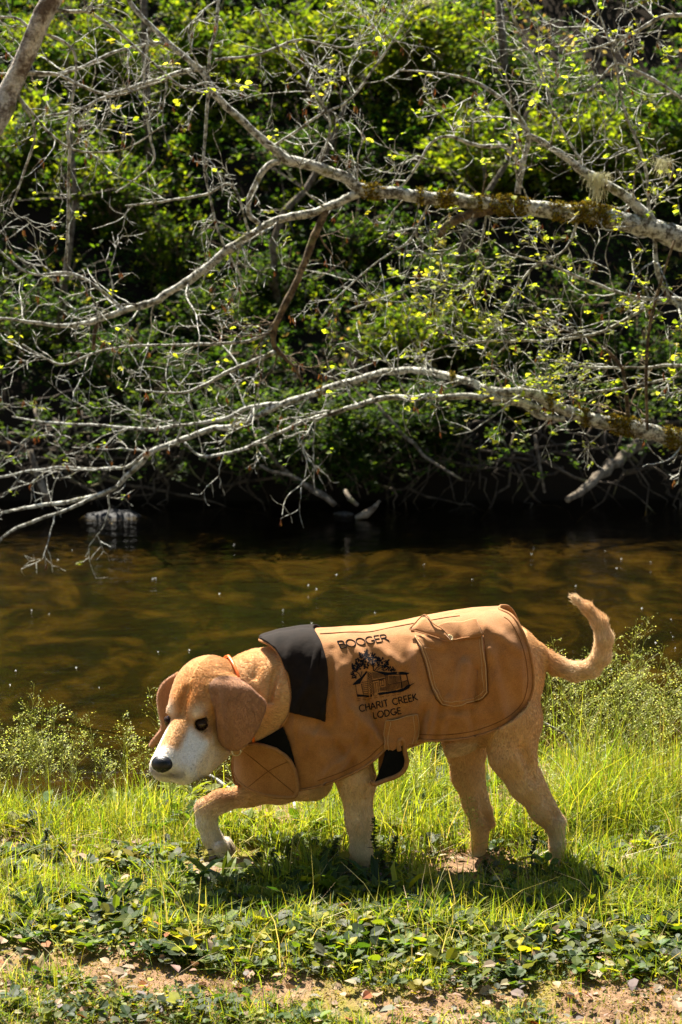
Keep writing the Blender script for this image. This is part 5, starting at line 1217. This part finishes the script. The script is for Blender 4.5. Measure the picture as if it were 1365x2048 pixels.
# ================================================================== NEAR BANK
def ndirt(p):
    """1 where bare soil shows"""
    x, y = PX(p); b0 = lerp1(x, [-200, 0, 150, 300, 420, 600, 800, 1000, 1365, 1600], [1885, 1885, 1890, 1925, 1945, 1950, 1985, 1975, 1955, 1955]); b1 = lerp1(x, [-200, 0, 250, 350, 600, 800, 1365, 1600], [2010, 2005, 1998, 1990, 2020, 2060, 2070, 2070])
    v = S01(y, b0 - 12, b0 + 12) * (1 - S01(y, b1 - 12, b1 + 15)); return v * S01(fbm(p * 5 + 3, 2), .22, .38)
def blades(n, x, y, hgt, wid, col, lean=.35, segs=4, z0=None):
    z = groundz(x, y) if z0 is None else z0; a = rng.uniform(0, 6.283, n); d = np.stack([np.cos(a), np.sin(a), 0 * a], -1); fa = rng.uniform(0, 6.283, n); sd = np.stack([np.cos(fa), np.sin(fa), 0 * fa], -1)
    ln_ = np.abs(rng.normal(0, lean, n)); t = np.linspace(0, 1, segs); b_ = np.stack([x, y, z - .005], -1); V = []
    for k, tt in enumerate(t):
        c = b_ + d * (ln_ * hgt * tt ** 1.8)[:, None] + np.array([0, 0, 1.0]) * (hgt * (tt - .35 * ln_ * tt ** 2))[:, None]
        w_ = (wid * (1 - tt ** 1.6) * .5 + .0001)[:, None] if k < segs - 1 else 0.00015
        V += [c - sd * w_, c + sd * w_]
    V = np.stack(V, 1); m_ = V.shape[1]; Q = []
    for k in range(segs - 1): Q.append(np.stack([2 * k + 0 * a, 2 * k + 1 + 0 * a, 2 * k + 3 + 0 * a, 2 * k + 2 + 0 * a], -1))
    Q = (np.stack(Q, 1) + (np.arange(n) * m_)[:, None, None]).reshape(-1, 4).astype(int)
    shade = np.linspace(.75, 1.1, segs); C = np.repeat(col[:, None], m_, 1)
    return V.reshape(-1, 3), Q, C.reshape(-1, 3)
GC = [(.26, .30, .025), (.19, .25, .022), (.34, .35, .04), (.42, .36, .13), (.09, .15, .02)]
def scatter(n, y0, y1, pw=1.0, xm=1.12):
    y = y0 + (y1 - y0) * rng.random(n) ** pw; x = rng.uniform(-1, 1, n) * y * 682 / F * xm; return x, y
bag = Bag()
def addgrass(n, y0, y1, h0, h1, wd, lean, cl=.5, pw=1.0, cols=GC, pr_=(4, 4, 3, .7, 2), thr=.0, avoid=True):
    x, y = scatter(n, y0, y1, pw); p = np.stack([x, y, 0 * x], -1); p[:, 2] = groundz(x, y)
    k = S01(fbm(p * 5.5 + 31, 3), .5 - cl, .5 + .12); keep = (rng.random(n) < k)
    keep &= (groundz(x, y) > -.22) & ~((x > .26) & (x < .40) & (y > 4.90) & (y < 5.06) & (rng.random(n) < .85))
    keep &= ~((x > -.38) & (x < -.21) & (y > 4.88) & (y < 5.10) & (rng.random(n) < .8))
    if avoid: keep &= rng.random(n) > ndirt(p) * .97
    x, y, k = x[keep], y[keep], k[keep]; n = len(x); hh = rng.uniform(h0, h1, n) * (.7 + .45 * k) * (.8 + .5 * fbm(np.stack([x, y, 0 * x], -1) * 2.2, 2))
    hh = hh * np.where(y > 5.08, .55 + .45 * S01(x, -.5, .25), 1) * np.where((x > -.40) & (x < -.20) & (y > 4.66), np.where(y < 5.1, .38, 1), 1) * np.where((x > .24) & (x < .56) & (y > 4.72) & (y < 5.05), .5, 1) * np.where((x > -.02) & (x < .13) & (y > 4.66) & (y < 4.9), .5, 1)
    V, Q, C = blades(n, x, y, hh, rng.uniform(.6, 1.3, n) * wd, pick(n, cols, pr_), lean); bag.add(V, Q); bag.C[-1] = C
addgrass(10500, 5.10, 5.50, .05, .19, .0036, .75, .15)
addgrass(5000, 5.10, 5.50, .02, .10, .0036, .9, .4)
addgrass(5500, 5.45, 6.0, .03, .12, .0034, .8, .12)
addgrass(1500, 5.15, 5.9, .14, .28, .0030, .6, .1)
addgrass(1500, 4.2, 5.9, .05, .20, .0024, 1.1, .1, cols=[(.45, .38, .20), (.38, .30, .15)], pr_=(1, 1))
addgrass(9000, 4.75, 5.12, .02, .08, .0040, .7, .3)
addgrass(900, 4.70, 5.0, .06, .13, .0042, .7, .3)
addgrass(11000, 4.40, 4.80, .025, .10, .0034, .8, .3)
addgrass(12000, 3.95, 4.42, .015, .06, .0026, .8, .3, cols=GC, pr_=(4, 4, 2, 1, 3))
tag(bag.build('grass', M['grass'], None, smooth=False, usecol=True), kind='stuff')

# airy seed-head grasses
bag = Bag()
def panicle(x, y, hgt):
    z = float(groundz(x, y)); a = rng.uniform(0, 6.283); ln_ = rng.normal(0, .12); t = np.linspace(0, 1, 6)
    st_ = np.array([x, y, z]) + np.stack([ln_ * t ** 2 * math.cos(a) * 1.4, ln_ * t ** 2 * math.sin(a), t], -1) * hgt
    bag.add(*tube(st_, np.linspace(.0010, .0005, 6), 3, False), col=(.24, .28, .05)); so_ = []; dd = []
    for k in range(22):
        tt = rng.uniform(.5, .99); b0 = np.array([np.interp(tt, t, st_[:, i]) for i in range(3)]); aa = rng.uniform(0, 6.283); l_ = hgt * .28 * (1.08 - tt) * rng.uniform(.6, 1.3) + .012
        e = b0 + l_ * np.array([math.cos(aa) * .8, math.sin(aa) * .8, .55]); bag.add(*tube(np.array([b0, (b0 + e) / 2 + [0, 0, .004], e]), .00035, 3, False), col=(.26, .28, .06))
        for q_ in range(3): so_.append(b0 + (e - b0) * rng.uniform(.55, 1.05) + rng.normal(0, .004, 3)); dd.append([math.cos(aa), math.sin(aa), .4])
    so_ = np.array(so_); n = len(so_); V, T, C = leaves(so_, np.array(dd) + rng.normal(0, .3, (n, 3)), unit(n), rng.uniform(.0030, .0060, n), pick(n, [(.45, .48, .22), (.30, .36, .10)], (2, 2)), L4, 1.5); bag.add(V, None, T); bag.C[-1] = C
xx, yy = scatter(190, 5.12, 5.9)
for x_, y_ in zip(xx, yy):
    side = abs(x_) > .35 * 1.0 or rng.random() < .5
    if side and groundz(x_, y_) > -.15: panicle(x_, y_, rng.uniform(.22, .38) * (1.12 if x_ > .55 else .95 if x_ < -.3 else .8))
for x_, y_ in zip(rng.uniform(.62, 1.05, 40), rng.uniform(5.3, 5.9, 40)): panicle(x_, y_, rng.uniform(.32, .47))
for x_, y_ in zip(rng.uniform(-.95, -.30, 8), rng.uniform(5.1, 5.35, 8)): panicle(x_, y_, rng.uniform(.26, .42))
for x_, y_, h_ in ((.29, 4.78, .30), (.33, 4.80, .22), (.46, 4.80, .2), (.62, 4.75, .22)): panicle(x_, y_, h_)
tag(bag.build('seeding_grass', M['grass'], None, smooth=False, usecol=True), kind='stuff')

# low broad-leaved ground cover in rosettes
bag = Bag()
def rosettes(n, y0, y1, size, k, cols, pr_, tm, lift_=.35, wd=1.0, zoff=.01, thr=.4):
    x, y = scatter(n, y0, y1); p = np.stack([x, y, groundz(x, y) + zoff], -1); keep = (rng.random(n) > ndirt(p) * .96) & (p[:, 2] > -.2) & ~((p[:, 0] > .25) & (p[:, 0] < .40) & (p[:, 1] > 4.9) & (p[:, 1] < 5.1)) & ~((p[:, 0] > -.02) & (p[:, 0] < .62) & (p[:, 1] > 4.72) & (p[:, 1] < 5.0) & (rng.random(n) < .65)) & ~((p[:, 0] > -.40) & (p[:, 0] < -.20) & (p[:, 1] > 4.86) & (p[:, 1] < 5.1)) & (fbm(p * 3.1 + 50, 2) > thr); p = p[keep]; n = len(p)
    p = np.repeat(p, k, 0); m_ = len(p); a = rng.uniform(0, 6.283, m_); d = np.stack([np.cos(a), np.sin(a), rng.normal(lift_, .25, m_)], -1)
    sz = np.repeat(rng.uniform(.6, 1.35, n), k) * size * rng.uniform(.7, 1.2, m_); p = p + d * [1, 1, .4] * (sz * .25)[:, None] + [0, 0, .01] * rng.random((m_, 1)) * 2
    c = np.repeat(pick(n, cols, pr_), k, 0) * rng.uniform(.85, 1.15, (m_, 1)); V, T, C = leaves(p, d, np.array([0, 0, 1.]) + rng.normal(0, .25, (m_, 3)), sz, c, tm, wd); bag.add(V, None, T); bag.C[-1] = C
HG = [(.025, .05, .010), (.05, .085, .012), (.10, .13, .014), (.22, .22, .02), (.075, .085, .05)]
rosettes(520, 4.28, 5.10, .031, 6, HG, (3, 4, 4, 2.5, 2), L8, .45, 1.25)
rosettes(750, 4.2, 5.0, .026, 6, HG, (3, 4, 4, 2, 2), LR, .5, 1.0)
rosettes(420, 3.95, 4.35, .020, 6, HG, (3, 4, 3, 1, 3), LR, .35, 1.0, thr=.5)
rosettes(50, 4.5, 4.80, .06, 5, HG, (3, 4, 3, 1, 0), L8, 1.0, .5)
rosettes(200, 5.15, 6.0, .05, 6, HG, (3, 4, 3, 2, 0), L8, .6, 1.0)
rosettes(7000, 3.95, 4.9, .010, 5, HG, (3, 4, 4, 2, 0), L4, .7, 1.3, .004, .35)
tag(bag.build('ground_cover', M['herb'], None, smooth=False, usecol=True), kind='stuff')
# dead leaves
bag = Bag(); n = 1100; x, y = scatter(n, 3.95, 5.3); p = np.stack([x, y, groundz(x, y) + rng.uniform(.004, .03, n)], -1)
V, T, C = leaves(p, unit(n) * [1, 1, .25], np.array([0, 0, 1.]) + rng.normal(0, .35, (n, 3)), rng.uniform(.014, .038, n), pick(n, [(.17, .12, .085), (.24, .16, .09), (.13, .11, .095), (.27, .20, .12), (.28, .10, .03)], (3, 3, 2, 3, .6)), L8, 1.3); bag.add(V, None, T); bag.C[-1] = C
n = 5000; x, y = scatter(n, 3.9, 4.6); p = np.stack([x, y, groundz(x, y) + .003], -1)
V, T, C = leaves(p, unit(n) * [1, 1, .2], np.array([0, 0, 1.]) + rng.normal(0, .4, (n, 3)), rng.uniform(.004, .012, n), pick(n, [(.22, .145, .08), (.28, .20, .11), (.12, .085, .05)], (3, 2, 2)), L4, 1.0); bag.add(V, None, T); bag.C[-1] = C
# moss on the bare soil
n = 16000; x, y = scatter(n, 3.95, 4.45); p = np.stack([x, y, groundz(x, y) + .002], -1); keep = fbm(p * 6 + 70, 3) > .53; p = p[keep]; n = len(p)
tag(bag.build('leaf_litter', M['litter'], None, smooth=False, usecol=True), kind='stuff')
V, T, C = leaves(p, unit(n) + [0, 0, .8], unit(n), rng.uniform(.003, .008, n), pick(n, [(.26, .23, .02), (.14, .15, .015), (.36, .26, .03)], (3, 3, 2)), L4)
tag(mk('moss', V, T, M['moss'], None, False, C), kind='stuff')

# weed stalks with dark whorled heads
def weed(px, py, Y, hpx, label, headpx=.35, lean=0):
    base = P(px, py, Y); base[2] = float(groundz(base[0], base[1])); hgt = hpx / ppm(Y); root = empty('weed', base); tag(root, label, 'weed')
    t = np.linspace(0, 1, 8); st_ = np.stack([lean * hgt * t ** 1.5, 0 * t, hgt * t], -1) + np.stack([.003 * np.sin(t * 7), 0 * t, 0 * t], -1)
    b1 = Bag(); b1.add(*tube(st_, np.linspace(.0017, .001, 8), 5), col=(.06, .08, .025)); b1.build('stem', M['herb'], root, usecol=True)
    b2 = Bag()
    lv = [(tt, .018, .006) for tt in np.arange(.15, 1 - headpx, .13)]; hd = [(tt, .013 * (1.15 - tt * .5), .004) for tt in np.linspace(1 - headpx, 1.0, 9)]
    for tt, sz, _ in lv + hd:
        k = 9 if tt > 1 - headpx else 4; c = np.array([np.interp(tt, t, st_[:, i]) for i in range(3)]); o_ = np.tile(c, (k, 1)) + rng.normal(0, .0015, (k, 3)); a = rng.uniform(0, 6.283, k)
        V, T, C = leaves(o_, np.stack([np.cos(a), np.sin(a), rng.uniform(.0, .9, k)], -1), np.array([0, 0, 1.]) + rng.normal(0, .3, (k, 3)), sz * rng.uniform(.7, 1.3, k), pick(k, [(.05, .075, .022), (.08, .115, .025), (.06, .045, .04)], (3, 2, 1)), L8, 1.2); b2.add(V, None, T); b2.C[-1] = C
    b2.build('leaves', M['herb'], root, smooth=False, usecol=True)
for w_ in ((754, 1766, 4.79, 135, 'dark weed stalk with whorled head at the right edge of the standing foreleg', .45, -.05), (786, 1766, 4.79, 100, 'dark weed stalk right of the standing foreleg', .4, .05), (770, 1776, 4.76, 80, 'shorter dark weed between two taller stalks by the standing foreleg', .5, -.1),
           (668, 1755, 4.83, 88, 'dark seed-headed weed left of the standing foreleg', .4, .05), (650, 1750, 4.85, 62, 'small dark-headed weed between the lifted paw and standing foreleg', .4, 0), (578, 1752, 4.86, 68, 'dark rounded weed head standing near the middle of the gap between forelegs', .35, 0), (545, 1740, 4.9, 52, 'little dark weed below the chest flap', .35, 0),
           (512, 1760, 4.83, 60, 'little dark weed right of the lifted paw', .4, .1), (402, 1762, 4.82, 90, 'dark weed with a leafy head just left of the lifted paw', .4, -.05), (92, 1720, 4.95, 75, 'dark weed stalk among the grass at the left', .35, .05), (116, 1765, 4.82, 70, 'second dark weed stalk at the left, nearer the leaf litter', .4, 0), (1060, 1775, 4.76, 120, 'tall dark weed in front of the rear foot', .4, .1),
           (975, 1770, 4.77, 60, 'small dark weed beside the pale hind paw', .5, -.1), (1325, 1740, 4.85, 80, 'dark weed at the right edge of the grass', .4, 0), (30, 1790, 4.74, 60, 'dark weed at the left edge above the bare soil', .4, 0)):
    weed(*w_)
# sticks on the ground and pale dead branches in the grass
for pts, mat, lab in (([(780, 1919, 4.42, 2.6), (830, 1922, 4.41, 3), (870, 1921, 4.41, 3), (912, 1927, 4.40, 2)], 'dead', 'thin straight brown twig lying on the leaf litter at the centre foreground'),
                 ([(1000, 1932, 4.40, 2), (1030, 1942, 4.38, 3), (1072, 1951, 4.36, 3)], 'dead', 'short brown twig lying right of the straight one in the foreground'),
                 ([(1078, 1874, 4.53, 2.5), (1110, 1868, 4.54, 3), (1152, 1851, 4.58, 3)], 'dead', 'dark curved stick lying in the low leaves at the right'),
                 ([(180, 1668, 5.3, 4), (240, 1655, 5.32, 5), (310, 1648, 5.34, 5), (390, 1635, 5.38, 5), (440, 1628, 5.40, 5), (500, 1628, 5.40, 6), (545, 1640, 5.38, 5), (580, 1655, 5.35, 4)], 'bark', 'long pale bowed branch lying in the grass behind the lifted paw'),
                 ([(588, 1600, 5.3, 3), (592, 1640, 5.25, 4), (610, 1680, 5.2, 4), (640, 1710, 5.12, 3)], 'bark', 'pale thin forked twig standing in the grass left of the standing foreleg'),
                 ([(1080, 1440, 5.75, 2), (1130, 1470, 5.75, 3), (1155, 1515, 5.75, 4), (1200, 1545, 5.75, 3), (1290, 1552, 5.75, 2)], 'bark', 'pale bent dead branch among tall grass behind the tail end of the dog'),
                 ([(410, 1545, 5.8, 3), (450, 1570, 5.75, 4), (480, 1592, 5.7, 4)], 'bark', 'pale stick end showing between muzzle and lifted foreleg')):
    stick('stick', pts, M[mat], lab, 'stick', .0015, 6)
